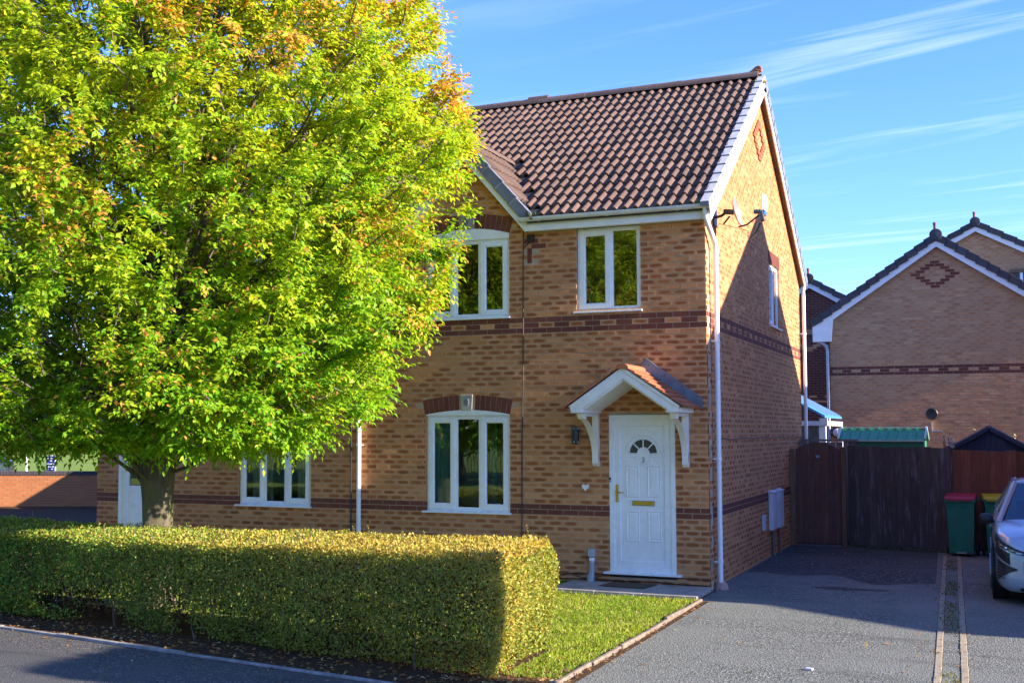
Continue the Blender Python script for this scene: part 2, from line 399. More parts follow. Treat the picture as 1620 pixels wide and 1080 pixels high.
def woodmat(name, c, dark=0.45, pale=(0.3,0.3,0.32), paleamt=0.25, sc=1.0):
    m, n, l, p = newmat(name); pos = wpos(n, l); r = rnd_val(n, l)
    mpn = N(n, 'ShaderNodeMapping'); mpn.inputs['Scale'].default_value = (1, 1, 0.06); l.new(pos, mpn.inputs[0])
    f = noise(n, l, 45*sc, 6, 0.7, mpn.outputs[0]); g = noise(n, l, 2.2, 7, 0.7, pos)
    base = mixc(n, l, r, tuple(x*0.72 for x in c), tuple(x*1.25 for x in c))
    base = mixc(n, l, rng(n, l, f, 0.35, 0.7, 0, 0.8), base, tuple(x*dark for x in c))
    mp2 = N(n, 'ShaderNodeMapping'); mp2.inputs['Scale'].default_value = (1, 1, 0.12); l.new(pos, mp2.inputs[0])
    h = noise(n, l, 16, 5, 0.7, mp2.outputs[0])
    base = mixc(n, l, rng(n, l, h, 0.54, 0.68, 0, paleamt), base, pale)
    base = mixc(n, l, rng(n, l, g, 0.5, 0.7, 0, 0.5), base, tuple(x*0.5 for x in c))
    l.new(base, p.inputs['Base Color']); p.inputs['Roughness'].default_value = 0.85
    bump(n, l, f, p, 0.35, 0.005); return m
M['gate'] = woodmat('brown stained gate board', (0.165, 0.075, 0.052), paleamt=0.15)
M['fence_dark'] = woodmat('weathered dark fence board', (0.11, 0.08, 0.073), paleamt=0.7, pale=(0.22,0.22,0.25))
M['fence_brown'] = woodmat('red brown fence board', (0.24, 0.082, 0.045), paleamt=0.1)
M['post'] = woodmat('bare timber post', (0.22, 0.13, 0.07))
M['old_wood'] = woodmat('silvered timber', (0.26, 0.22, 0.20))

# ------------------------------------------------------------------ ground
def sheet(name, poly, z, mat, thick=0.0, kind='structure'):
    mb = MB()
    if thick: mb.prism([(x, y, z) for x, y in poly], (0, 0, -thick))
    else: mb.add([(x, y, z) for x, y in poly], [tuple(range(len(poly)))])
    o = obj(name, mb, mat, fix=bool(thick)); o['kind'] = kind
    if not thick and o.data.polygons[0].normal.z < 0: o.data.flip_normals()
    return o
sheet('ground', [(-900,-900),(900,-900),(900,900),(-900,900)], -0.03, M['field'])
def kx(x): return -7.01 - 0.166 * (x + 1.27)            # line of the footway edging
sheet('drive', [(0.2,-7.15),(40,-14.2),(40,7.4),(0.0,7.4),(0.0,-1.06),(0.2,-1.06)], 0.0, M['drive'])
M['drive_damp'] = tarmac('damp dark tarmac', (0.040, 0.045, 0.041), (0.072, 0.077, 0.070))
_fe = [(x_, 2.1+.35*math.sin(x_*2.1)+.22*math.sin(x_*5.3+1)) for x_ in np.linspace(2.66,0.03,24)]
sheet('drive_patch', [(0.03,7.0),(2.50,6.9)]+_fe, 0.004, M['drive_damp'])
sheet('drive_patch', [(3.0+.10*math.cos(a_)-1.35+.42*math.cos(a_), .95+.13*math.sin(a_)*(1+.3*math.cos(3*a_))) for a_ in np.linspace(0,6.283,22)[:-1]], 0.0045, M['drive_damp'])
sheet('footway', [(-40,kx(-40)-0.02),(0.2,-7.15),(40,-14.2),(40,-18.5),(-40,-11.5)], -0.004, M['pave_tar'])
sheet('road', [(-60,-8.0),(-40,-11.6),(40,-18.6),(80,-22),(80,-26),(-60,-20)], -0.012, M['pave_tar'])
sheet('lawn', [(-10.4,-4.4),(-0.4,-5.0),(-0.3,-6.2),(0.08,-6.3),(0.08,-1.03),(-1.9,-1.03),(-1.9,0.1),(-10.4,0.1)], 0.0, M['lawn'])
sheet('soil_bed', [(-12,kx(-12)+0.04),(0.08,kx(0.08)+0.04),(0.08,-6.1),(-0.35,-5.0),(-12,-3.9)], 0.006, M['soil'])
sheet('side_yard', [(-26,-4.5),(-10.2,-3.0),(-10.2,9),(-14,16),(-26,12)], -0.02, M['soil'])
sheet('back_garden', [(-14,7.4),(14,7.4),(14,40),(-14,40)], -0.008, M['soil'])

# ------------------------------------------------------------------ brick walls
ZL, ZU = 1.0692, 3.6942                                  # tops of the lower and upper red bands
def brick_faces(L, H, D):
    """brick: front at local y=0, extends to +y; x in 0..L, z in 0..H"""
    v = [(0,0,0),(L,0,0),(L,0,H),(0,0,H),(0,D,0),(L,D,0),(L,D,H),(0,D,H)]
    f = [(0,1,2,3),(3,2,6,7),(1,0,4,5),(0,3,7,4),(2,1,5,6)]
    u0 = max(0.0, 0.5 - L/0.43) if L < 0.2 else 0.0
    uvf = [(u0,0),(1-u0,0),(1-u0,1),(u0,1)]
    e = [(0.02,0.02)]*4
    return v, f, [uvf, e, e, e, e]
_bm = {}
def brick_mesh(L, H, D, mat):
    k = (round(L,3), round(H,3), D, mat.name)
    if k not in _bm:
        mb = MB(); v, f, uv = brick_faces(L, H, D); mb.add(v, f, 0, uv); _bm[k] = mb.mesh('brick', mat)
    return _bm[k]
def wall(parent, name, origin, udir, ndir, u0, u1, z0, top, openings=(), mats=('brick','brick_red','mortar'), band=(ZL,ZU), pick=None,
         maxpick=300, flip_phase=0, slab=True, D=0.06, thick=0.24, mortar_top=None, special=None, wallmesh=None, joint=0.010):
    """one brick skin; u along the wall; pieces are bricks proud of the mortar.  top(u) -> height limit."""
    o = Vector(origin); ud = Vector(udir); nd = Vector(ndir)     # nd = outward
    def Pt(u, d, z): return o + ud*u + nd*(-d) + Vector((0,0,z))
    # backing wall with holes (grid split)
    us = sorted(set([u0, u1] + [q for op in openings for q in (op[0]-0.004, op[1]+0.004)])); us = [u for u in us if u0 <= u <= u1]
    zt = mortar_top if mortar_top is not None else min(top(u0+0.01), top(u1-0.01))
    zs = sorted(set([z0, zt] + [q for op in openings for q in (op[2]-0.004, op[3]+0.004)])); zs = [z for z in zs if z0 <= z <= zt]
    mb = MB()
    for i in range(len(us)-1):
        for j in range(len(zs)-1):
            uc, zc = (us[i]+us[i+1])/2, (zs[j]+zs[j+1])/2
            if any(a-0.004 < uc < b+0.004 and c-0.004 < zc < d+0.004 for a,b,c,d in openings): continue
            P_ = [Pt(us[i],0.006,zs[j]), Pt(us[i+1],0.006,zs[j]), Pt(us[i+1],0.006,zs[j+1]), Pt(us[i],0.006,zs[j+1])]
            mb.prism(P_, nd*(-thick))
    # gable part above zt
    if top((u0+u1)/2) > zt + 0.05 or any(top(u) > zt+0.05 for u in np.linspace(u0,u1,41)):
        prof = [(u, top(u)) for u in np.linspace(u0, u1, 81)]
        run = [pp for pp in prof if pp[1] > zt + 0.002]
        if run:
            mb.prism([Pt(run[0][0],0.006,zt)] + [Pt(u,0.006,z) for u,z in run] + [Pt(run[-1][0],0.006,zt)], nd*(-thick))
    w = obj(name, mb, M[mats[2]], parent)
    # bricks
    items = []
    k0 = int(math.floor((z0-ZL)/0.075)); k = k0
    zmax = max(top(u) for u in np.linspace(u0,u1,41))
    while ZL + 0.075*k - 0.065 < zmax:
        zt_ = ZL + 0.075*k; zb = zt_ - 0.065
        red = 0
        if band:
            n1_ = round((zt_-band[0])/0.075); n2_ = round((zt_-band[1])/0.075)
            if n1_ in (0,-1): red = 1
            if n2_ in (0,-2): red = 1
            if n2_ == -1: red = 2
        ph = 0.1125 if (k + flip_phase) % 2 == 0 else 0.0
        edges = []
        e = u1 - ph; 
        if ph: edges.append(u1)
        while e > u0 + 0.001: edges.append(e); e -= 0.225
        edges.append(u0); edges = edges[::-1]
        for i in range(len(edges)-1):
            a, b = edges[i], edges[i+1]
            if b - a < 0.03: continue
            a += joint/2 if i > 0 else 0; b -= joint/2 if i < len(edges)-2 else 0
            segs = [(a, b)]
            zc = (zb+zt_)/2
            for (oa, ob, oc, od) in openings:
                if oc < zc < od:
                    ns = []
                    for (p_, q_) in segs:
                        if ob <= p_ or oa >= q_: ns.append((p_, q_)); continue
                        if p_ < oa: ns.append((p_, oa))
                        if q_ > ob: ns.append((ob, q_))
                    segs = ns
            for (p_, q_) in segs:
                if q_ - p_ < 0.02: continue
                if top((p_+q_)/2) < zt_ - 0.01: continue
                isred = red == 1 or (red == 2 and i % 2 == 0)
                if special: 
                    sp = special((p_+q_)/2, zc)
                    if sp == 'skip': continue
                    if sp is not None: isred = sp
                items.append((p_, q_, zb, isred))
        k += 1
    def key(it):
        c = Pt((it[0]+it[1])/2, 0, it[2]); return (c - cam.location).length
    chosen = set()
    if pick:
        cand = sorted([i for i, it in enumerate(items) if it[1]-it[0] > 0.09 and pick((it[0]+it[1])/2, it[2])], key=lambda i: key(items[i]))
        chosen = set(cand[:maxpick])
    ang = math.atan2(ud.y, ud.x)
    rest = [MB(), MB()]
    flipu = ud.cross(Vector((0,0,1))).dot(nd) < 0       # u runs the other way round
    for i, (a, b, zb, isred) in enumerate(items):
        jit = random.uniform(-0.0012, 0.0012)
        mt = M[mats[1] if isred else mats[0]]
        if i in chosen and not flipu:
            me = brick_mesh(b-a, 0.065, D, mt)
            inst('brick', me, w, Pt(a, jit, zb), (0,0,ang))
        else:
            v, f, uv = brick_faces(b-a, 0.065, D)
            vv = [Pt(a+x, y+jit, zb+z) for x,y,z in v]
            if flipu: f = [tuple(reversed(q)) for q in f]; uv = [list(reversed(q)) for q in uv]
            rest[1 if isred else 0].add(vv, f, 0, uv, random.random())
    for j, mbx in enumerate(rest):
        if mbx.f:
            obj('brickwork', mbx, M[mats[1] if j else mats[0]], w, fix=False, kind='stuff')
    return w

# ------------------------------------------------------------------ joinery
def frame_ring(mb, x0, x1, z0, z1, w, y0, y1):
    mb.box(x0, x0+w, y0, y1, z0, z1); mb.box(x1-w, x1, y0, y1, z0, z1)
    mb.box(x0+w, x1-w, y0+0.0005, y1, z0, z0+w); mb.box(x0+w, x1-w, y0+0.0005, y1, z1-w, z1)
def window(parent, x0, x1, z0, z1, bays, y=0.035, sill=True, sill_over=0.055, dark=None):
    """bays: list of (fraction, is_sash)"""
    mb = MB(); fw = 0.05
    frame_ring(mb, x0, x1, z0, z1, fw, y, y+0.07)
    xs = [x0]; tot = sum(b[0] for b in bays)
    for b in bays: xs.append(xs[-1] + (x1-x0)*b[0]/tot)
    for x in xs[1:-1]: mb.box(x-0.025, x+0.025, y+0.0003, y+0.07, z0+fw, z1-fw)
    win = obj('window', mb, M['white'], parent, bevel=0.004)
    for i, (fr, sash) in enumerate(bays):
        a = xs[i] + (fw if i == 0 else 0.025); b = xs[i+1] - (fw if i == len(bays)-1 else 0.025); c, d = z0+fw, z1-fw
        if sash:
            s = MB(); frame_ring(s, a-0.018, b+0.018, c-0.018, d+0.018, 0.072, y-0.014, y+0.045)
            obj('sash', s, M['white'], win, bevel=0.006)
            a += 0.054; b -= 0.054; c += 0.054; d -= 0.054
        g = MB(); g.box(a, b, y+0.018, y+0.024, c, d); obj('pane', g, M['glass'], win)
        bd = MB(); frame_ring(bd, a, b, c, d, 0.009, y+0.006, y+0.017); obj('glazing_bead', bd, M['white'], win)
    if sill:
        s = MB(); s.prism([(x0-sill_over, -0.045, z0-0.028), (x0-sill_over, -0.045, z0-0.004), (x0-sill_over, y+0.03, z0+0.002), (x0-sill_over, y+0.03, z0-0.03)], (x1-x0+2*sill_over-0.03, 0, 0))
        obj('sill', s, M['white'], win, bevel=0.004)
    return win
def curtain(name, label, x0, x1, z0, z1, y, mat, waves=7, amp=0.025, group=None):
    mb = MB(); n = waves*8; rows = []
    for j in range(7):
        t = j/6; row = []
        for i in range(n+1):
            u = i/n; x = x0+(x1-x0)*u
            row.append((x, y + amp*math.sin(u*waves*2*math.pi + 0.5*math.sin(3*t)) , z0+(z1-z0)*t))
        rows.append(row)
    mb.grid(rows); me_o = obj(name, mb, mat, smooth=True, fix=False)
    so = me_o.modifiers.new('thick', 'SOLIDIFY'); so.thickness = 0.004
    return tag(me_o, label, 'curtain', group)

# ------------------------------------------------------------------ roof tiles
def tile_mesh(name, W_, L_, rolls, mat, roll_h=0.046, th=0.034, res=7):
    prof = []
    for rr in range(rolls):
        p0 = W_/rolls*rr; w = W_/rolls
        pts = [(0.0,0.0),(0.34,0.0),(0.42,0.45),(0.52,0.85),(0.65,1.0),(0.78,0.85),(0.88,0.45),(0.96,0.02)]
        prof += [(p0+w*a, roll_h*b) for a,b in pts]
    prof.append((W_, 0.0))
    mb = MB(); n = len(prof)
    lo = [(x, 0.0, h+0.042) for x,h in prof]; hi = [(x, L_, h+0.004) for x,h in prof]; und = [(x, 0.0, h+0.042-th) for x,h in prof]
    mb.grid([und, lo, hi])
    return mb.mesh(name, mat)
def lay_tiles(parent, me, origin, udir, vdir, ndir, cols, rows, W_, gauge, keep=None, name='roof_tile', jitter=0.0035, limit=300):
    o = Vector(origin); u = Vector(udir).normalized(); v = Vector(vdir).normalized(); nn = Vector(ndir).normalized()
    base = Matrix((u, v, nn)).transposed().to_3x3()
    lst = []
    for r_ in range(rows):
        for c in range(cols):
            p = o + u*(c*W_) + v*(r_*gauge)
            mid = p + u*(W_/2) + v*(gauge/2)
            if keep and not keep(mid): continue
            lst.append(p)
    lst.sort(key=lambda p: (p - cam.location).length)
    vs_ = np.array([q.co for q in me.vertices]); fs = [tuple(q.vertices) for q in me.polygons]
    rest = MB()
    for i, p in enumerate(lst):
        rot = base @ Matrix.Rotation(random.gauss(0, 0.011), 3, 'Z') @ Matrix.Rotation(random.gauss(0, 0.007), 3, 'X')
        pp = p + nn*random.uniform(0, jitter) + v*random.uniform(-jitter, jitter)
        if i < limit:
            ob = bpy.data.objects.new(name, me); COL.objects.link(ob); ob.parent = parent
            ob.matrix_local = Matrix.Translation(pp) @ rot.to_4x4()
        else:
            rest.add([pp + rot @ Vector(q) for q in vs_], fs, 0, None, random.random())
    if rest.f: obj(name + 's', rest, me.materials[0], parent, fix=False, kind='stuff')
TILE = tile_mesh('roof_tile', 0.30, 0.42, 2, M['tile'])
PLAIN = None

# ------------------------------------------------------------------ the pair of semi-detached houses
TAN = 0.635; RB = 5.215; ANG = math.atan(TAN); CA, SA = math.cos(ANG), math.sin(ANG)
GX, GT = -3.48, 1.173; GA = math.atan(GT); GC, GS = math.cos(GA), math.sin(GA); GRZ = 6.33   # small front gable
DEP = 8.7; RIDGE_Y = 4.35
def roofz(y): return RB + TAN*y if y < RIDGE_Y else RB + TAN*(DEP-y)
def arch(parent, xc, half, zs, rise, keystone=True, n=17):
    """segmental arch of red bricks on end with a stone key"""
    Rr = half*half/(2*rise) + rise/2; zc = zs + rise - Rr; th0 = math.asin(half/Rr)
    for i in range(n):
        a0 = -th0 + 2*th0*i/n; a1 = -th0 + 2*th0*(i+1)/n; g = 0.005/Rr
        am = (a0+a1)/2
        if keystone and abs(am) < 0.085/Rr: continue
        a0 += g; a1 -= g
        Pp = lambda a, r: (xc + r*math.sin(a), -0.002, zc + r*math.cos(a))
        r0, r1 = Rr, Rr + 0.215
        mb = MB(); q = [Pp(a0,r0), Pp(a1,r0), Pp(a1,r1), Pp(a0,r1)]
        d = [(x, 0.08, z) for x, y, z in q]
        e = [(0.02,0.02)]*4
        mb.add(q + d, [(0,1,2,3),(3,2,6,7),(1,0,4,5),(0,3,7,4),(2,1,5,6)], 0, [[(.2,.2),(.8,.2),(.8,.8),(.2,.8)], e, e, e, e])
        obj('arch_brick', mb, M['brick_red'], parent, fix=False)
    if keystone:
        mb = MB(); z0 = zs+rise-0.003
        mb.prism([(xc-0.082,-0.018,z0),(xc+0.082,-0.018,z0),(xc+0.094,-0.018,z0+0.225),(xc-0.094,-0.018,z0+0.225)], (0,0.09,0))
        mb.prism([(xc-0.094,-0.026,z0+0.19),(xc+0.094,-0.026,z0+0.19),(xc+0.094,-0.026,z0+0.228),(xc-0.094,-0.026,z0+0.228)], (0,0.008,0))
        ks = obj('keystone', mb, M['slab'], parent, bevel=0.004)
        e = MB(); zc_ = z0+0.115
        e.prism([(xc+0.045*math.cos(a)*(1 if math.sin(a) > 0 else .8), -0.03, zc_+0.055*math.sin(a)) for a in np.linspace(0, 2*math.pi, 14)[:-1]], (0, 0.012, 0))
        obj('carved_emblem', e, M['verge_dark'], ks, bevel=0.006)
def arched_panel(parent, x0, x1, zs, rise, z0):
    xc = (x0+x1)/2; half = (x1-x0)/2; Rr = half*half/(2*rise)+rise/2; zc = zs+rise-Rr
    pts = [(x0, 0.0, z0), (x1, 0.0, z0)] + [(xc+Rr*math.sin(a), 0.0, zc+Rr*math.cos(a)) for a in np.linspace(math.asin(half/Rr), -math.asin(half/Rr), 17)]
    mb = MB(); mb.prism(pts, (0, 0.05, 0)); return obj('arched_head_panel', mb, M['white'], parent)
def panel_ring(mb, x0, x1, z0, z1, y, w=0.022, h=0.010):
    """raised moulding around a slightly proud field"""
    pts = [(x0,z0),(x1,z0),(x1,z1),(x0,z1)]
    ins = lambda d: [(x0+d,z0+d),(x1-d,z0+d),(x1-d,z1-d),(x0+d,z1-d)]
    rows = [[(x,y,z) for x,z in ins(0)], [(x,y-h,z) for x,z in ins(w*.35)], [(x,y-h,z) for x,z in ins(w*.65)], [(x,y-0.002,z) for x,z in ins(w)], [(x,y-0.002,z) for x,z in ins(w*1.3)],[(x,y-0.007,z) for x,z in ins(w*2.2)]]
    mb.grid(rows, closed=True); b = len(mb.v); mb.v += [(x,y-0.007,z) for x,z in ins(w*2.2)]; mb._f((b,b+1,b+2,b+3), 0)
def arc_pts(xc, zc, r, y, a0=0, a1=math.pi, n=17): return [(xc+r*math.cos(a), y, zc+r*math.sin(a)) for a in np.linspace(a0, a1, n)]
def door(parent, x0, x1, z0, z1, full=True):
    mb = MB(); w = 0.062
    mb.box(x0, x0+w, 0.0, 0.08, z0, z1); mb.box(x1-w, x1, 0.0, 0.08, z0, z1); mb.box(x0+w, x1-w, 0.0005, 0.08, z1-w, z1)
    mb.box(x0+w, x1-w, 0.0005, 0.08, z0, z0+0.075)
    frame_ring(mb, x0+w-0.001, x1-w+0.001, z0+0.074, z1-w+0.001, 0.018, 0.014, 0.07)
    dr = obj('door', mb, M['white'], parent, bevel=0.004)
    s = MB(); s.prism([(x0-0.075,-0.075,z0-0.018),(x0-0.075,-0.075,z0+0.004),(x0-0.075,0.03,z0+0.016),(x0-0.075,0.03,z0-0.018)], (x1-x0+0.15,0,0))
    obj('threshold', s, M['white'], dr, bevel=0.003)
    a, b, c, d = x0+w+0.016, x1-w-0.016, z0+0.09, z1-w-0.016; yl = 0.028
    if full:
        lf = MB(); lf.box(a, b, yl+0.006, 0.07, c, d); frame_ring(lf, a, b, c, d, 0.075, yl-0.012, yl+0.007)
        obj('door_leaf', lf, M['white'], dr, bevel=0.005)
        for (px0, px1, pz0, pz1) in ((-1.130,-0.945,1.197,1.625),(-0.833,-0.645,1.197,1.625),(-1.130,-0.943,0.598,1.018),(-0.832,-0.640,0.598,1.018)):
            pm = MB(); panel_ring(pm, px0, px1, pz0, pz1, yl+0.006); obj('door_panel', pm, M['white'], dr, fix=False)
        xc, zc = -0.885, 1.789; y = yl+0.006
        fm = MB()
        o1 = arc_pts(xc, zc-0.045, 0.238, y, n=25); 
        o1 = [(xc-0.238, y, zc-0.05)] + [(p[0], y, max(p[2], zc-0.05)+0.0) for p in arc_pts(xc, zc-0.03, 0.238, y, math.pi, 0, 25)] + [(xc+0.238, y, zc-0.05)]
        # raised surround: outer half-ring ridge
        for rr, hh in ((0.238, 0.010), (0.196, 0.012)):
            path = [(p[0], y-0.002, p[2]) for p in arc_pts(xc, zc, rr, y, 0, math.pi, 33)]
            fm.tube(path, 0.008, 6)
        fm.tube([(xc-0.245,y-0.002,zc-0.045),(xc-0.10,y-0.002,zc-0.045)], 0.007, 6); fm.tube([(xc+0.10,y-0.002,zc-0.045),(xc+0.245,y-0.002,zc-0.045)], 0.007, 6)
        fm.tube([(xc-0.198,y-0.002,zc-0.005),(xc-0.07,y-0.002,zc-0.005)], 0.008, 6); fm.tube([(xc+0.07,y-0.002,zc-0.005),(xc+0.198,y-0.002,zc-0.005)], 0.008, 6)
        fm.tube([(p[0], y-0.003, p[2]) for p in arc_pts(xc, zc, 0.078, y, 0, math.pi, 17)], 0.009, 6)
        fm.tube([(p[0], y-0.002, p[2]) for p in arc_pts(xc, zc-0.05, 0.10, y, math.pi, 2*math.pi, 17)], 0.006, 6)
        for q in (math.pi/4, math.pi/2, 3*math.pi/4):
            fm.bar((xc+0.078*math.cos(q), y-0.006, zc+0.078*math.sin(q)), (xc+0.192*math.cos(q), y-0.006, zc+0.192*math.sin(q)), 0.016, 0.012, (0,1,0))
        fl = obj('fanlight', fm, M['white'], dr, auto=True)
        for q in range(4):
            a0, a1 = math.pi/4*q+0.04, math.pi/4*(q+1)-0.04
            g = MB(); pts = [(xc+r_*math.cos(t), y-0.0015, zc+r_*math.sin(t)) for r_, ts in ((0.080, np.linspace(a0,a1,7)), (0.190, np.linspace(a1,a0,7))) for t in ts]
            g.prism(pts, (0,0.006,0)); obj('fanlight_pane', g, M['fanglass'], fl)
        lb = MB(); frame_ring(lb, -1.045, -0.735, 1.083, 1.152, 0.010, y-0.012, y+0.002); lp = obj('letterbox', lb, M['steel'], dr, bevel=0.002)
        lf2 = MB(); lf2.box(-1.035, -0.745, y-0.009, y, 1.093, 1.142); obj('flap', lf2, M['gold'], lp, bevel=0.004)
        h = MB(); h.prism([(-1.268,yl-0.014,1.125),(-1.232,yl-0.014,1.125),(-1.232,yl-0.014,1.365),(-1.268,yl-0.014,1.365)], (0,-0.010,0))
        h.tube([(-1.25,yl-0.02,1.265),(-1.25,yl-0.065,1.265)], 0.011, 8); h.tube([(-1.252,yl-0.065,1.265),(-1.21,yl-0.07,1.262),(-1.135,yl-0.062,1.258)], [0.011,0.010,0.008], 8)
        h.lathe([(0.0,0),(0.010,0.0),(0.010,0.006),(0.0,0.006)], (-1.25, yl-0.030, 1.18), 10, axis='y')
        obj('handle', h, M['brass'], dr, bevel=0.002)
        text_mb('3', 0.105, 0.004, M['steel'], 'door_number', dr, (-0.887, y-0.006, 1.698), (math.pi/2, 0, 0))
        bl = MB(); bl.box(-1.360,-1.332,-0.016,0.0,1.398,1.460); bo = obj('doorbell', bl, M['black'], dr, bevel=0.004)
        bb = MB(); bb.lathe([(0.0,-0.003),(0.008,-0.003),(0.009,0.002),(0.0,0.002)], (-1.346,-0.017,1.418), 12, axis='y'); obj('button', bb, M['white'], bo)
    else:
        lf = MB(); lf.box(a, b, yl+0.006, 0.07, c, 1.10)
        frame_ring(lf, a, b, c, d, 0.12, yl-0.006, yl+0.05)
        lf.box(a+0.12, b-0.12, yl-0.004, yl+0.05, 1.10, 1.19)
        obj('door_leaf', lf, M['white'], dr, bevel=0.005)
        g = MB(); g.box(a+0.12, b-0.12, yl+0.02, yl+0.026, 1.19, d-0.12); obj('door_pane', g, M['glass'], dr)
        pm = MB(); panel_ring(pm, a+0.19, b-0.19, c+0.16, 1.0, yl+0.006); obj('door_panel', pm, M['white'], dr, fix=False)
    return dr
m_, n_, l_, p_ = newmat('dark patterned door glass'); p_.inputs['Base Color'].default_value = (0.035,0.028,0.026,1); p_.inputs['Roughness'].default_value = 0.15; M['fanglass'] = m_
bump(n_, l_, noise(n_, l_, 60, 2), p_, 0.4, 0.004)

def canopy(parent, xc):
    HW, DY, zb, sl = 0.73, 0.85, 2.405, 0.683
    body = MB()
    # barge board (front), inner edge follows; ceiling slopes and side boxes
    apex = zb + HW*sl
    out = [(xc-HW,-DY,zb),(xc,-DY,apex),(xc+HW,-DY,zb)]
    inn = [(xc+HW-0.03,-DY,zb-0.075),(xc+HW-0.155,-DY,zb-0.075),(xc+HW-0.16,-DY,zb-0.03),(xc,-DY,apex-0.135),(xc-HW+0.16,-DY,zb-0.03),(xc-HW+0.155,-DY,zb-0.075),(xc-HW+0.03,-DY,zb-0.075)]
    body.prism(out+inn, (0,0.03,0))
    # thin second board behind the tiles' stepped edge
    body.prism([(xc-HW-0.02,-DY-0.012,zb+0.004),(xc,-DY-0.012,apex+0.022),(xc+HW+0.02,-DY-0.012,zb+0.004),(xc+HW-0.04,-DY-0.012,zb-0.004),(xc,-DY-0.012,apex-0.035),(xc-HW+0.04,-DY-0.012,zb-0.004)], (0,0.012,0))
    for s in (-1,1):
        x0, x1 = sorted((xc+s*(HW-0.005), xc+s*(HW-0.185)))
        body.box(x0, x1, -DY+0.031, -0.003, zb-0.074, zb-0.005)
        # sloping ceiling
        body.prism([(xc+s*(HW-0.2),-DY+0.03,zb-0.03),(xc,-DY+0.03,apex-0.16),(xc,-DY+0.03,apex-0.10),(xc+s*(HW-0.02),-DY+0.03,zb+0.0)], (0,DY-0.033,0))
    cp = obj('porch_canopy', body, M['white_wood'], parent, bevel=0.004)
    for s in (-1,1):      # curved gallows brackets
        b = MB(); bx0, bx1 = sorted((xc+s*0.578, xc+s*0.660))
        def yz(poly): b.prism([(bx0,y,z) for y,z in poly], (bx1-bx0,0,0))
        zt = zb-0.078
        yz([(-0.74,zt),(-0.003,zt),(-0.003,zt-0.04),(-0.74,zt-0.04)])
        yz([(-0.72,zt-0.04),(-0.58,zt-0.04),(-0.59,zt-0.075),(-0.70,zt-0.075)])
        yz([(-0.075,zt-0.035),(-0.003,zt-0.035),(-0.003,1.625),(-0.03,1.605),(-0.065,1.625)])
        cc = []; n = 12
        for i in range(n+1):
            t = i/n; y = -0.68 + 0.60*math.sin(t*math.pi/2)**1.15; z = zt-0.07 - (zt-0.07-1.70)*(1-math.cos(t*math.pi/2))**0.9
            cc.append((y,z))
        inner = [(y+0.055*(1-0.25*i/n), z-0.012) for i,(y,z) in enumerate(cc)]
        for i in range(n): yz([cc[i],cc[i+1],inner[i+1],inner[i]])
        yz([(-0.095,1.70),(-0.06,1.70),(-0.06,1.63),(-0.088,1.645)])
        br = obj('bracket', b, M['white_wood'], cp, bevel=0.003)
    # tiles
    a = math.atan(sl); c_, s_ = math.cos(a), math.sin(a); W_ = 0.148; gau = 0.112
    tm = MB(); tm.grid([[(0,0,0.004),(W_/2,0,0.006),(W_-0.003,0,0.004)],[(0,0,0.034),(W_/2,0,0.037),(W_-0.003,0,0.034)],[(0,0.17,0.004),(W_/2,0.17,0.007),(W_-0.003,0.17,0.004)]])
    tm.add([(0,0,0.004),(0,0,0.034),(0,0.17,0.004),(W_-0.003,0,0.004),(W_-0.003,0,0.034),(W_-0.003,0.17,0.004)], [(0,1,2),(5,4,3)])
    me = tm.mesh('porch_tile', M['porch_tile'])
    for s in (1,-1):
        v = Vector((-s*c_,0,s_)); nn = Vector((s*s_,0,c_)); u = v.cross(nn)
        base = Matrix((u,v,nn)).transposed()
        for r_ in range(8):
            for k in range(6):
                start = Vector((xc+s*(HW+0.055), -DY-0.035 if u.y > 0 else 0.0, zb-0.035)) + nn*0.022
                p = start + v*(r_*gau) + u*(k*W_)
                if r_ % 2 and k == 0: p = p + u*0.012
                ob = bpy.data.objects.new('porch_tile', me); COL.objects.link(ob); ob.parent = cp
                ob.matrix_local = Matrix.Translation(p + nn*random.uniform(0,0.003)) @ base.to_4x4()
    rd = MB()
    for (y0,y1) in ((-DY-0.05,-0.42),(-0.425,0.0)):
        rows = []
        for y in (y0,y1):
            rows.append([(xc+0.085*math.sin(q), y, apex+0.028+0.055*math.cos(q)-0.02) for q in np.linspace(-1.9,1.9,11)])
        rd.grid(rows); rd.add(rows[0], [tuple(range(11))]); rd.add(rows[1], [tuple(reversed(range(11)))])
    obj('porch_ridge_tile', rd, M['porch_tile'], cp, auto=True)
    fl = MB()    # lead upstand against the brickwork, right slope
    fl.prism([(xc+0.03,-0.004,apex+0.11),(xc+0.09,-0.004,apex+0.175),(xc+HW+0.11,-0.004,zb+0.13),(xc+HW+0.12,-0.004,zb-0.01),(xc+HW+0.06,-0.004,zb-0.015),(xc+0.02,-0.004,apex+0.04)], (0,-0.022,0))
    fo = obj('flashing', fl, M['lead'], cp, bevel=0.003)
    for t in (0.05,0.35,0.66,0.95):
        rv = MB(); x = xc+0.09+t*(HW); z = apex+0.125 - t*HW*sl*0.97 - 0.02
        rv.lathe([(0.0,-0.004),(0.008,-0.003),(0.010,0.002),(0,0.002)], (x,-0.027,z), 8, axis='y'); obj('rivet', rv, M['black'], fo)
    return cp

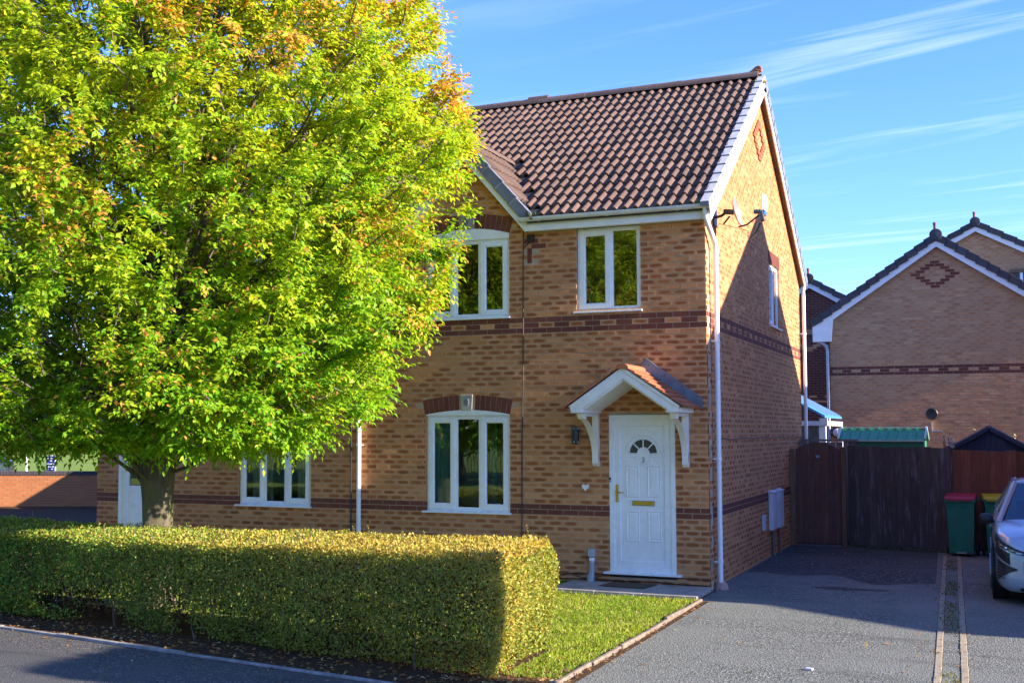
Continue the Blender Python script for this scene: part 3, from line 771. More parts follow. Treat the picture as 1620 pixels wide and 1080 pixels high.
def half_round(x0, x1, y, z, r=0.056):
    mb = MB(); n = 11; rows = []
    for x in (x0, x1):
        ou = [(x, y+r*math.cos(q), z+r*math.sin(q)) for q in np.linspace(-math.pi, 0, n)]
        inr = [(x, y+(r-0.005)*math.cos(q), z+(r-0.005)*math.sin(q)) for q in np.linspace(0, -math.pi, n)]
        rows.append(ou+inr)
    mb.grid(rows, closed=True); k = 2*n
    mb.add(rows[0], [(i, i+1, k-2-i, k-1-i) for i in range(n-1)]); mb.add(rows[1], [(k-1-i, k-2-i, i+1, i) for i in range(n-1)])
    return mb
def gable_front(parent, right):
    """steep little gable over the front window: barge, verge units, tiles, valley, ridge"""
    ap = 5.98; b = MB()
    lo = [(GX-0.97, -0.152, ap-0.97*GT+0.06), (GX, -0.152, ap+0.06), (GX+0.97, -0.152, ap-0.97*GT+0.06)]
    b.prism(lo + [(GX+1.005,-0.152,lo[2][2]+0.19), (GX,-0.152,ap+0.06+0.25), (GX-1.005,-0.152,lo[0][2]+0.19)], (0,0.026,0))
    b.prism([(GX-0.95,-0.126,lo[0][2]+0.03),(GX,-0.126,ap+0.10),(GX+0.95,-0.126,lo[2][2]+0.03),(GX+0.95,-0.126,lo[2][2]+0.06),(GX,-0.126,ap+0.14),(GX-0.95,-0.126,lo[0][2]+0.06)], (0,0.125,0))
    obj('gable_bargeboard', b, M['white_wood'], parent, bevel=0.004)
    for s in (1,-1):
        v = Vector((-s*GC,0,GS)); nn = Vector((s*GS,0,GC)); L = 1.02/GC + 0.06
        p0 = Vector((GX+s*1.035, -0.165, GRZ-1.035*GT+0.01))
        n = 5
        for i in range(n):
            a, c = p0 + v*(L/n*i - 0.006), p0 + v*(L/n*(i+1)+0.03)
            q = MB(); lift = nn*(0.004 + 0.010)
            tw = Vector((0,-1,0))
            for (off, wd, hd) in ((nn*(-0.045) + tw*0.012, 0.022, 0.15), (nn*0.022 + Vector((0,0.045,0)), 0.10, 0.016)):
                A = a+off+lift; B = c+off+nn*0.001
                q.bar(A, B, wd, hd, nn)
            q.bar(a+nn*(-0.045)+tw*0.016+lift, a+v*0.05+nn*(-0.045)+tw*0.016+lift, 0.026, 0.16, nn)
            obj('verge_unit', q, M['verge_dark'] if s > 0 else M['verge_dark'], parent, bevel=0.003)
        u = v.cross(nn)
        yend = 1.95
        org = Vector((GX+s*1.04, (-0.13 if u.y > 0 else -0.13+7*0.30), GRZ-1.04*GT)) + nn*0.0
        def keep(m): return m.y < (m.z-RB+0.08)/TAN - 0.16 and m.y > -0.16
        lay_tiles(parent, TILE, org, u, v, nn, 7, 5, 0.30, 0.312, keep, limit=28 if s > 0 else 0)
        sl = MB(); e = 1.03
        A = Vector((GX+s*e,-0.12,GRZ-e*GT-0.02)); B = Vector((GX,-0.12,GRZ-0.02)); C_ = Vector((GX,1.75,GRZ-0.02)); D_ = Vector((GX+s*e,(GRZ-e*GT-RB)/TAN,GRZ-e*GT-0.02))
        sl.prism([A,B,C_,D_], nn*(-0.03)); obj('gable_roof_board', sl, M['loft'], parent)
        vl = MB()     # dark valley
        V0 = Vector((GX+s*(e+0.06),(GRZ-(e+0.06)*GT-RB)/TAN - 0.02, GRZ-(e+0.06)*GT)); V1 = Vector((GX,(GRZ-RB)/TAN,GRZ))
        mn = Vector((0,-SA,CA)); d = (V1-V0).normalized(); sideM = d.cross(mn)*(1 if s>0 else -1); sideM = sideM if sideM.x*s > 0 else -sideM
        vl.prism([V0-mn*0.005, V1-mn*0.005, V1-mn*0.003+sideM*0.22, V0-mn*0.003+sideM*0.26], mn*0.012)
        vl.prism([V0+nn*0.030, V1+nn*0.030, V1+nn*0.03-d*0.0+Vector((-s*GC,0,GS))*0.05+Vector((0,-.10,0)), V0+nn*0.03+Vector((0,-0.10,0))], nn*0.012)
        obj('valley', vl, M['valley'], parent)
    for i in range(5):
        r_ = MB(); y0 = -0.17+0.42*i; rows = []
        if y0 > 1.7: break
        for y in (y0, min(y0+0.43,1.80)):
            rows.append([(GX+0.115*math.sin(q), y, GRZ-0.03+0.115*math.cos(q)+(0.008 if y==y0 else 0)) for q in np.linspace(-1.5,1.5,11)])
        r_.grid(rows); r_.add(rows[0],[tuple(range(11))]); obj('ridge_tile', r_, M['tile'], parent, auto=True)

def front_openings():
    return [(-4.13,-2.808,0.925,2.328), (-4.13,-2.808,3.715,4.935), (-1.795,-0.885,3.742,4.955), (-1.358,-0.440,0.12,2.315)]
def special_front(u, z):
    for zs, rise in ((2.328, 0.066), (4.93, 0.10)):
        if abs(u+3.48) < 0.76 and zs-0.01 < z < zs+rise+0.225:
            half = 0.672; Rr = half*half/(2*rise)+rise/2; zc = zs+rise-Rr
            rr = math.hypot(u+3.48, z-zc); th = math.asin(half/Rr)
            if Rr-0.01 < rr < Rr+0.215 and abs(math.atan2(u+3.48, z-zc)) < th+0.012: return 'skip'
            if z < zs+0.09 and abs(u+3.48) < half: return 'skip'
    if -2.565 < u < -2.36 and 4.69 < z < 4.80: return True
    if -2.54 < u < -2.44 and 4.47 < z < 4.69: return 'skip'
    return None
def gtop(u): return max(4.955, 6.17 - GT*abs(u-GX))
XM = -5.1
house = thing('semi_detached_house', 'buff brick semi-detached house with the white front door number 3 under a tiled porch', 'house')
wall(house, 'front_wall', (0,0,0), (1,0,0), (0,-1,0), XM, 0.0, -0.05, gtop, front_openings(), pick=lambda u, z: 0.15 < z < 4.9 and u > -2.7 or (u > -4.8 and 0.8 < z < 2.9), special=special_front, mortar_top=4.955)
sb = MB(); v, f, uv = brick_faces(0.065, 0.215, 0.06); sb.add([(x-2.53, y-0.001, z+4.475) for x,y,z in v], f, 0, uv); obj('brick', sb, M['brick_red'], house, fix=False)
arch(house, -3.47, 0.672, 2.328, 0.066); arched_panel(house, -4.13, -2.81, 2.328, 0.066, 2.318)
arch(house, -3.47, 0.672, 4.93, 0.10); arched_panel(house, -4.13, -2.81, 4.93, 0.10, 4.86)
diamond = [(0,[0]),(1,[-.5,.5]),(2,[-1,1]),(3,[-1.5,1.5]),(4,[-2,2]),(5,[-1.5,1.5]),(6,[-1,1]),(7,[-.5,.5]),(8,[0])]
SIDE_WIN = (5.12, 6.22, 3.89, 4.99)
def stop(y): return min(roofz(y) - 0.06, 9)
def special_side(u, z):
    if SIDE_WIN[0]-0.06 < u < SIDE_WIN[1]+0.06 and SIDE_WIN[3]-0.02 < z < SIDE_WIN[3]+0.215: return 'skip'
    return None
wall(house, 'gable_wall', (0,0,0), (0,1,0), (1,0,0), 0.004, DEP, -0.05, stop, [SIDE_WIN], special=special_side, mortar_top=5.0)
for zi, offs in diamond:
    for o_ in offs:
        for half in ((-0.1075, 0.1075),):
            mb = MB(); v, f, uv = brick_faces(0.215, 0.065, 0.06)
            yb = 4.32 + o_*0.225; zb_ = 7.20 - zi*0.075
            mb.add([(0.022 - y, yb-0.1075+x, zb_+z) for x,y,z in v], f, 0, uv); obj('diamond_brick', mb, M['terracotta_brick'] if 'terracotta_brick' in M else M['brick_red'], house, fix=False)
for i in range(16):    # soldier course over the side window
    mb = MB(); v, f, uv = brick_faces(0.065, 0.205, 0.06); yb = SIDE_WIN[0]-0.05+i*0.075
    mb.add([(0.003-y, yb+x, SIDE_WIN[3]+0.006+z) for x,y,z in v], f, 0, uv); obj('arch_brick', mb, M['brick_red'], house, fix=False)
wb = MB(); wb.box(XM, -0.24, DEP-0.24, DEP, -0.05, 5.05); wb.box(XM-0.1, XM+0.1, 0.25, DEP-0.25, -0.05, 5.0)
struct_w = obj('rear_wall', wb, M['brick'], house, fix=False)
for (x0,x1,z0,z1,bays) in ((-4.12,-2.815,0.937,2.318,((.345,1),(.30,0),(.345,1))), (-4.12,-2.815,3.727,4.862,((.345,1),(.30,0),(.345,1))), (-1.79,-0.89,3.752,4.915,((.53,1),(.47,0)))):
    window(house, x0, x1, z0, z1, bays)
sw = window(house, SIDE_WIN[0]+0.01, SIDE_WIN[1]-0.01, SIDE_WIN[2]+0.012, SIDE_WIN[3]-0.004, ((.5,1),(.5,0))); sw.rotation_euler = (0,0,math.pi/2)
door(house, -1.355, -0.443, 0.178, 2.312)
canopy(house, -0.91)
inn = MB()
for (a,b,c,d,e,f) in ((XM+.1,-.25,.25,DEP-.25,.02,.12),(XM+.1,-.25,.25,DEP-.25,2.5,2.7),(XM+.1,-.25,.25,DEP-.25,4.98,5.02),(XM+.1,-.25,3.4,3.5,.12,2.5),(XM+.1,-.25,3.4,3.5,2.7,4.98),(-2.3,-2.2,.25,3.4,.12,2.5),(-2.3,-2.2,.25,3.4,2.7,4.98)):
    inn.box(a,b,c,d,e,f)
obj('interior', inn, M['interior'], house)
# eaves
ev = MB(); ev.prism([(GX+0.955,-0.15,4.908),(0.112,-0.15,4.908),(0.112,-0.15,5.075),(GX+1.02,-0.15,5.075)], (0,0.024,0)); obj('fascia', ev, M['white_wood'], house, bevel=0.003)
ev = MB(); ev.box(GX+0.98,0.084,-0.126,-0.002,4.918,4.93); obj('soffit', ev, M['white_wood'], house)
ev = MB(); ev.prism([(0.003,-0.128,4.90),(0.003,0.0,4.90),(0.003,0.30,5.12),(0.003,0.30,5.26),(0.003,-0.128,5.00)],(0.080,0,0)); obj('box_end', ev, M['white_wood'], house, bevel=0.004)
gt = obj('gutter', half_round(GX+0.90, 0.10, -0.212, 5.09), M['gutter'], house, auto=True, fix=False)
for x in (GX+0.93, -2.28, -1.29, -0.32, -0.2, 0.04):
    c_ = half_round(x-0.022, x+0.022, -0.212, 5.09, 0.062); obj('gutter_clip', c_, M['gutter'], gt, auto=True, fix=False)
def downpipe(parent, path, clips, r=0.034, mat='white', ax='x', nm='downpipe'):
    mb = MB(); mb.tube(path, r, 12); dp = obj(nm, mb, M[mat], parent, auto=True)
    for (x,y,z) in clips:
        c_ = MB(); c_.lathe([(r+0.001,-0.018),(r+0.008,-0.016),(r+0.008,0.016),(r+0.001,0.018)], (x,y,z), 14)
        if ax == 'x': c_.box(x-0.075,x-r,y-0.05,y+0.05,z-0.008,z+0.008)
        else: c_.box(x-0.055,x+0.055,y+r-0.006,y+0.075,z-0.008,z+0.008)
        obj('pipe_clip', c_, M[mat], dp)
    return dp
downpipe(house, [(0.05,-0.21,5.04),(0.05,-0.21,4.95),(0.052,-0.17,4.90),(0.085,0.21,4.63),(0.088,0.25,4.56),(0.088,0.25,4.40),(0.088,0.25,0.06)], [(0.088,0.25,3.30),(0.088,0.25,1.72),(0.088,0.25,0.36)])
gl_ = MB(); gl_.lathe([(0.05,0.09),(0.075,0.07),(0.095,0.0),(0.0,0.0)], (0.10,0.25,0.0), 9); obj('gully_mortar', gl_, M['terracotta_pale'] if 'terracotta_pale' in M else M['slab'], house)
downpipe(house, [(0.05,DEP+0.2,4.98),(0.05,DEP+0.2,4.86),(0.088,DEP-0.03,4.72),(0.088,DEP-0.05,4.62),(0.088,DEP-0.05,0.05)], [(0.088,DEP-0.05,4.0),(0.088,DEP-0.05,2.6),(0.088,DEP-0.05,1.2)])
downpipe(house, [(-5.21,-0.2,5.0),(-5.21,-0.2,4.92),(-5.21,-0.06,4.75),(-5.21,-0.058,4.6),(-5.21,-0.058,0.02)], [(-5.21,-0.058,3.4),(-5.21,-0.058,1.88),(-5.21,-0.058,0.5)], ax='y')
# roof
def slope_slab(parent, x0, x1, front=True):
    mb = MB(); ye = -0.20 if front else DEP+0.20
    za = roofz(-0.2) if front else roofz(DEP+0.2)
    zr = roofz(RIDGE_Y)
    mb.prism([(x0,ye,za-0.03),(x1,ye,za-0.03),(x1,RIDGE_Y,zr-0.03),(x0,RIDGE_Y,zr-0.03)], (0,0,-0.05))
    return obj('roof_board', mb, M['loft'], parent)
def under_gable(m): return m.z < GRZ - GT*abs(m.x-GX) + 0.13 and m.y < 2.2
def under_gable_l(m): return m.z < GRZ - GT*abs(m.x-(2*XM-GX)) - 0.02 and m.y < 2.2
rbm = MB()
def slab_(mb, x0, x1, ya, yb): mb.prism([(x0,ya,roofz(ya)-0.03),(x1,ya,roofz(ya)-0.03),(x1,yb,roofz(yb)-0.03),(x0,yb,roofz(yb)-0.03)], (0,0,-0.05))
slab_(rbm, XM, 0.085, 0.2, RIDGE_Y); slab_(rbm, GX+1.02, 0.085, -0.2, 0.2); slab_(rbm, XM, GX-1.02, -0.2, 0.2)
roof = obj('roof', rbm, M['loft'], house)
lay_tiles(roof, TILE, (0.075-17*0.30,-0.245,RB-0.245*TAN), (1,0,0), (0,CA,SA), (0,-SA,CA), 17, 16, 0.30, 0.343, lambda m: not under_gable(m), limit=272)
rb = MB().prism([(XM,DEP+0.2,roofz(DEP+.2)-0.03),(0.085,DEP+0.2,roofz(DEP+.2)-0.03),(0.085,RIDGE_Y,roofz(RIDGE_Y)-0.03),(XM,RIDGE_Y,roofz(RIDGE_Y)-0.03)], (0,0,-0.05))
obj('roof_board', rb, M['loft'], house)
lay_tiles(roof, TILE, (0.075,DEP+0.255,roofz(DEP+0.255)), (-1,0,0), (0,-CA,SA), (0,SA,CA), 17, 16, 0.30, 0.343, None, limit=0)
for i in range(12):
    x1 = 0.02 - 0.43*i; r_ = MB(); rows = []
    zr = roofz(RIDGE_Y)+0.012 + random.uniform(-0.006,0.006)
    for x in (x1, x1-0.435): rows.append([(x, RIDGE_Y+0.135*math.sin(q), zr+0.125*math.cos(q)+ (0.006 if x==x1 else 0)) for q in np.linspace(-1.55,1.55,11)])
    r_.grid(rows); r_.add(rows[0],[tuple(range(11))]); obj('ridge_tile', r_, M['ridge'], roof, auto=True, fix=False)
rv_ = MB(); zz0 = roofz(RIDGE_Y)+0.09
rv_.grid([[(x, RIDGE_Y+0.10*math.sin(q), zz0+0.085*math.cos(q)) for q in np.linspace(-1.57,1.57,9)] for x in (-3.70,-4.08)]); rv_.add([(-3.70, RIDGE_Y+0.10*math.sin(q), zz0+0.085*math.cos(q)) for q in np.linspace(-1.57,1.57,9)], [tuple(range(9))])
obj('ridge_vent', rv_, M['ridge'], roof, auto=True)
fn = MB()      # scrolled terracotta ridge finial at the gable end
fx = lambda p: (p[0], RIDGE_Y-0.055, p[1])
zf = roofz(RIDGE_Y)+0.05
scroll = [(-0.18,zf-0.02),(0.02,zf-0.02),(0.035,zf+0.05),(0.02,zf+0.075),(0.06,zf+0.085),(0.075,zf+0.125),(0.06,zf+0.165),(0.02,zf+0.18),(-0.03,zf+0.165),(-0.09,zf+0.115),(-0.16,zf+0.07),(-0.20,zf+0.03)]
fn.prism([fx(p) for p in scroll], (0,0.11,0)); fn.tube([(0.022+0.034*math.cos(q), RIDGE_Y-0.058, zf+0.128+0.034*math.sin(q)) for q in np.linspace(0,5.4,14)], 0.010, 6)
obj('finial', fn, M['terracotta'], roof, bevel=0.006)
for s, lab in ((0,'front'),(1,'rear')):
    v = Vector((0,CA,SA)) if s == 0 else Vector((0,-CA,SA)); nn = Vector((0,-SA,CA)) if s == 0 else Vector((0,SA,CA))
    p0 = Vector((0.118,-0.27,RB-0.27*TAN)) if s == 0 else Vector((0.118,DEP+0.27,roofz(DEP+0.27)))
    nrow = 16
    for i in range(nrow):
        a = p0+v*(0.343*i-0.02); b = p0+v*(0.343*(i+1)+0.025)
        if i == nrow-1: b = p0 + v*(0.343*(i+1)-0.02)
        q = MB(); lf = nn*0.026
        q.bar(a+nn*(-0.035)+lf, b+nn*(-0.035), 0.020, 0.165, nn); q.bar(a+nn*0.055+lf+Vector((-0.05,0,0)), b+nn*0.055+Vector((-0.05,0,0)), 0.12, 0.016, nn)
        q.bar(a+nn*0.028+lf+Vector((-0.05,0,0)), a-v*0.012+nn*0.036+lf+Vector((-0.05,0,0)), 0.122, 0.06, nn, m=1)
        obj('verge_unit', q, [M['verge'] if s == 0 else M['verge_dark'], M['verge_dark']], roof, bevel=0.003)
    bb = MB(); A = p0+v*0.05; Bp = p0+v*(0.343*16-0.005)
    bb.bar(A+nn*(-0.155)+Vector((-0.018,0,0)), Bp+nn*(-0.155)+Vector((-0.018,0,0)), 0.022, 0.13, nn)
    obj('bargeboard', bb, M['white_wood'], house)
    so = MB(); so.bar(A+v*0.1+nn*(-0.16)+Vector((-0.075,0,0)), Bp+nn*(-0.16)+Vector((-0.075,0,0)), 0.09, 0.012, nn); obj('verge_soffit', so, M['post'] if s else M['white_wood'], house)  # rear soffit's brown stands in for shade and bounce off the lit brick
gable_front(house, True)
mo = MB()
for i in range(26):
    x = -0.03+random.gauss(0,0.07); y = RIDGE_Y-0.12-abs(random.gauss(0,0.14)); r_ = random.uniform(0.012,0.032)
    c = Vector((x,y,roofz(y)+0.045)); mo.lathe([(0.0,-r_*.4),(r_,-r_*.2),(r_*.8,r_*.35),(0,r_*.6)], c, 7)
obj('moss', mo, simple('yellow lichen and moss', (0.34,0.24,0.015), 1.0, var=0.4, vscale=30), roof, kind='stuff')

# left half of the pair: the mirror image
hl = thing('semi_detached_house', 'left half of the brick pair, mostly hidden behind the big tree', 'house')
mx = lambda x: 2*XM - x
opl = [(mx(b),mx(a),c,d) for a,b,c,d in front_openings()]
wall(hl, 'front_wall', (0,0,0), (1,0,0), (0,-1,0), -10.2, XM, -0.05, lambda u: gtop(mx(u)), opl, pick=lambda u, z: 0.3 < z < 2.0, maxpick=260, special=lambda u,z: special_front(mx(u),z), mortar_top=4.955)
arch(hl, mx(-3.47), 0.672, 2.328, 0.066); arched_panel(hl, mx(-2.81), mx(-4.13), 2.328, 0.066, 2.318)
arch(hl, mx(-3.47), 0.672, 4.93, 0.10); arched_panel(hl, mx(-2.81), mx(-4.13), 4.93, 0.10, 4.86)
for (x0,x1,z0,z1,bays) in ((-4.12,-2.815,0.945,2.318,((.345,1),(.30,0),(.345,1))), (-4.12,-2.815,3.727,4.862,((.345,1),(.30,0),(.345,1))), (-1.79,-0.89,3.752,4.915,((.47,0),(.53,1)))):
    window(hl, mx(x1), mx(x0), z0, z1, bays)
door(hl, mx(-0.443), mx(-1.355), 0.178, 2.312, full=False)
wl_ = MB(); wl_.box(-10.2,-9.96,0.25,DEP,-0.05,5.05); wl_.box(-9.96,XM-0.1,DEP-0.24,DEP,-0.05,5.05)
wl_.prism([(-10.2,0.25,5.05),(-10.2,DEP,5.05),(-10.2,RIDGE_Y,7.9)],(0.2,0,0)); obj('side_wall', wl_, M['brick'], hl)
inn = MB()
for (a,b,c,d,e,f) in ((-9.96,XM-.1,.25,DEP-.25,.02,.12),(-9.96,XM-.1,.25,DEP-.25,2.5,2.7),(-9.96,XM-.1,.25,DEP-.25,4.98,5.02),(-9.96,XM-.1,3.4,3.5,.12,2.5),(-9.96,XM-.1,3.4,3.5,2.7,4.98),(-8.0,-7.9,.25,3.4,.12,2.5)):
    inn.box(a,b,c,d,e,f)
obj('interior', inn, M['interior'], hl)
rl = MB(); slab_(rl,-10.3,XM,0.2,RIDGE_Y); slab_(rl,-10.3,mx(GX)-1.02,-0.2,0.2); slab_(rl,mx(GX)+1.02,XM,-0.2,0.2)
rl.prism([(-10.3,DEP+.20,roofz(-0.2)-0.03),(XM,DEP+.20,roofz(-0.2)-0.03),(XM,RIDGE_Y,roofz(RIDGE_Y)-0.03),(-10.3,RIDGE_Y,roofz(RIDGE_Y)-0.03)], (0,0,-0.05))
rfl = obj('roof', rl, M['loft'], hl)
lay_tiles(rfl, TILE, (0.075-35*0.30,-0.245,RB-0.245*TAN), (1,0,0), (0,CA,SA), (0,-SA,CA), 18, 16, 0.30, 0.343, lambda m: not under_gable_l(m), limit=0)
lay_tiles(rfl, TILE, (0.075-17*0.30,DEP+0.255,roofz(DEP+0.255)), (-1,0,0), (0,-CA,SA), (0,SA,CA), 18, 16, 0.30, 0.343, None, limit=0)
for i in range(12):
    x1 = XM-0.06-0.43*i; r_ = MB(); zr = roofz(RIDGE_Y)+0.012
    r_.grid([[(x, RIDGE_Y+0.135*math.sin(q), zr+0.125*math.cos(q)) for q in np.linspace(-1.55,1.55,11)] for x in (x1,x1-0.435)]); obj('ridge_tile', r_, M['ridge'], rfl, auto=True, fix=False)
for xa_, xb_ in ((-10.3, mx(GX)-0.98), (mx(GX)+1.0, GX-1.0)): obj('fascia', MB().box(xa_, xb_, -0.15,-0.126,4.908,5.075), M['white_wood'], hl)
g2 = bpy.data.objects.new('gable', None); COL.objects.link(g2); g2.parent = hl; g2.location = (mx(GX)-GX, 0, 0)
gb = MB(); ap = 6.04
gb.prism([(mx(GX)-0.97,-0.152,ap-0.97*GT),(mx(GX),-0.152,ap),(mx(GX)+0.97,-0.152,ap-0.97*GT),(mx(GX)+1.005,-0.152,ap-0.97*GT+.19),(mx(GX),-0.152,ap+.25),(mx(GX)-1.005,-0.152,ap-0.97*GT+.19)],(0,.026,0)); obj('gable_bargeboard', gb, M['white_wood'], hl)
for s in (1,-1):
    v = Vector((-s*GC,0,GS)); nn = Vector((s*GS,0,GC)); u = v.cross(nn)
    org = Vector((mx(GX)+s*1.04, (-0.16 if u.y > 0 else -0.16+7*0.30), GRZ-1.04*GT))
    lay_tiles(hl, TILE, org, u, v, nn, 7, 5, 0.30, 0.312, lambda m: m.y < (m.z-RB+0.08)/TAN+0.03, limit=0)
    sl = MB(); e = 1.03; A = Vector((mx(GX)+s*e,-0.15,GRZ-e*GT-0.02)); B = Vector((mx(GX),-0.15,GRZ-0.02)); C_ = Vector((mx(GX),1.75,GRZ-0.02)); D_ = Vector((mx(GX)+s*e,(GRZ-e*GT-RB)/TAN,GRZ-e*GT-0.02))
    sl.prism([A,B,C_,D_], nn*(-0.03)); obj('gable_roof_board', sl, M['loft'], hl)
bpy.data.objects.remove(g2)

# ------------------------------------------------------------------ houses behind and beside
def gable_house(name, label, x0, x1, y0, depth, z0, ze, slope, wall_mat, pick=None, band=None, verge='slate', diamond_z=None, dmat='brick_red', bg_over=0.22, n_verge=10, brick_red='brick_red', finial=True, rot=None):
    """house whose gable faces -Y; walls z0..ze, ridge along +Y"""
    t = thing(name, label, 'house')
    xc = (x0+x1)/2; hw = (x1-x0)/2; za = ze + hw*slope
    top = lambda u: za - abs(u-xc)*slope - 0.02
    wall(t, 'gable_wall', (0,y0,0), (1,0,0), (0,-1,0), x0, x1, z0, top, (), mats=(wall_mat, brick_red, 'mortar_dark'), band=band or (-50,-50), pick=pick, mortar_top=ze-0.05)
    sw_ = MB()
    for x in (x0, x1-0.24): sw_.box(x, x+0.24, y0+0.25, y0+depth, z0, ze)
    sw_.box(x0+.24, x1-.24, y0+depth-.24, y0+depth, z0, ze); obj('side_wall', sw_, M[wall_mat], t)
    ov = bg_over
    rl = MB()
    for s in (-1,1):
        A = (xc+s*(hw+ov), y0-0.10, ze-ov*slope+0.06); B = (xc, y0-0.10, za+0.06)
        rl.prism([A, B, (B[0],B[1],B[2]+0.06), (A[0],A[1],A[2]+0.06)], (0, depth+0.2, 0))
    rf = obj('roof', rl, M[verge], t)
    bb = MB()
    e = 0.02
    bb.prism([(xc-hw-ov,y0-0.13,ze-ov*slope-0.10),(xc,y0-0.13,za-0.10),(xc+hw+ov,y0-0.13,ze-ov*slope-0.10),(xc+hw+ov,y0-0.13,ze-ov*slope+0.09),(xc,y0-0.13,za+0.09),(xc-hw-ov,y0-0.13,ze-ov*slope+0.09)], (0,0.03,0))
    for s in (-1,1):
        bb.prism([(xc+s*(hw+ov),y0-0.132,ze-ov*slope+0.05),(xc+s*(hw+ov),y0-0.132,ze-ov*slope-0.30),(xc+s*(hw-0.05),y0-0.132,ze-ov*slope-0.30),(xc+s*(hw-0.10),y0-0.132,ze+0.02)], (0,0.13,0))
    obj('bargeboard', bb, M['white_wood'], t)
    L = math.hypot(hw+ov, (hw+ov)*slope)
    for s in (-1,1):
        d = Vector((-s*(hw+ov),0,(hw+ov)*slope)).normalized(); nn = Vector((s*d.z,0,abs(d.x)))
        p0 = Vector((xc+s*(hw+ov),y0-0.145,ze-ov*slope+0.12))
        for i in range(n_verge):
            q = MB(); a = p0+d*(L/n_verge*i); b = p0+d*(L/n_verge*(i+1)+0.02)
            q.bar(a+nn*0.045, b+nn*0.012, 0.05, 0.17, nn); obj('verge_unit', q, M[verge], rf, bevel=0.004)
    if finial:
        fb = MB(); fb.lathe([(0.0,-0.03),(0.14,-0.02),(0.15,0.0),(0.14,0.05),(0.0,0.06)], (xc,y0-0.17,za+0.19), 16, axis='y'); fo = obj('ridge_cap', fb, M[verge], rf)
        f2 = MB(); f2.lathe([(0.035,0),(0.035,0.13),(0.046,0.14),(0.04,0.19),(0.0,0.20)], (xc-0.02,y0-0.10,za+0.31), 10); obj('finial', f2, M['brick_red_plain'], rf)
    if diamond_z:
        for zi, offs in diamond:
            for o_ in offs:
                mb = MB(); v, f, uv = brick_faces(0.21, 0.064, 0.05)
                mb.add([(xc-0.05+o_*0.225-0.105+x, y0-0.008+y, diamond_z+0.3-zi*0.075+z) for x,y,z in v], f, 0, uv); obj('diamond_brick', mb, M[dmat], t, fix=False)
    return t
M['brick_red_plain'] = simple('dark red clay', (0.20,0.045,0.04), 0.7)
h1 = gable_house('detached_house', 'brick house behind the fence, its dark red diamond over a chequered band', -0.28, 4.84, 16.0, 8.0, -0.1, 4.92, 0.695, 'brick_bg', pick=lambda u,z: z > 1.9, band=(-50, 3.662), diamond_z=5.90, n_verge=13, bg_over=0.40)
bp = MB(); bp.tube([(-0.55,16.05,4.60),(-0.55,15.95,4.38),(-0.35,15.93,4.22),(-0.33,15.93,4.1),(-0.33,15.93,0)], 0.04, 8); obj('downpipe', bp, M['grey_plastic'], h1, auto=True)
vt = MB(); vt.lathe([(0.0,-0.03),(0.05,-0.03),(0.125,-0.045),(0.14,-0.03),(0.14,0.0),(0.0,0.0)], (2.075,15.99,2.50), 20, axis='y'); pass
tag(obj('wall_vent', vt, M['black'], auto=True), 'round black extractor vent on the rear brick house wall', 'vent')
ft = MB(); ft.box(2.045,2.075,15.93,15.99,2.06,2.30); ft.box(2.07,2.30,15.95,15.99,2.06,2.09); tag(obj('wall_bracket', ft, M['grey_plastic']), 'small grey bracket below the round vent on the rear house', 'bracket')
lp_ = MB(); lp_.lathe([(0.0,-0.14),(0.07,-0.13),(0.115,-0.07),(0.12,-0.03),(0.0,-0.03)], (-0.13,15.95,2.04), 18, axis='y'); lpt = thing('floodlight', 'round floodlight by the white conservatory frame', 'lamp')
obj('lens', lp_, simple('frosted lamp glass', (0.55,0.57,0.58), 0.2), lpt, auto=True)
l2 = MB(); l2.lathe([(0.12,-0.08),(0.15,-0.06),(0.15,0.03),(0.0,0.04)], (-0.13,15.95,2.04), 18, axis='y'); obj('housing', l2, M['black'], lpt, auto=True)
h2 = gable_house('detached_house', 'far brick house whose gable tops out behind the rear house', 0.1, 6.1, 24.0, 8.0, -0.1, 6.55, 0.555, 'brick_orange2' if 'brick_orange2' in M else 'brick_bg', pick=None, n_verge=9, bg_over=0.3)
wbx = MB(); wbx.box(4.0,4.9,23.86,23.99,6.80,6.90); obj('porch_fascia', wbx, M['post'], h2); wbx = MB(); wbx.box(4.1,4.9,23.93,23.99,6.2,6.80); obj('window', wbx, M['fanglass'], h2); wbx = MB(); wbx.box(4.28,4.36,23.90,23.99,6.2,6.8); wbx.box(4.55,4.6,23.90,23.99,6.2,6.8); obj('mullion', wbx, M['white'], h2)
h3 = gable_house('detached_house', 'dark red brick house glimpsed between the front house and rear house', -4.4, 1.35, 22.0, 8.0, -0.1, 4.78, 0.60, 'brick_dark', pick=None, diamond_z=4.78, dmat='brick_bg', n_verge=9, bg_over=0.3)
bd3 = MB()
for i in range(10): bd3.box(-4.3+i*0.45+(0.0), -4.3+i*0.45+0.22, 21.985, 22.03, 3.08, 3.145); bd3.box(-4.2+i*0.45, -4.2+i*0.45+0.42, 21.985, 22.03, 2.93, 2.995)
obj('buff_band', bd3, M['brick_bg'], h3)
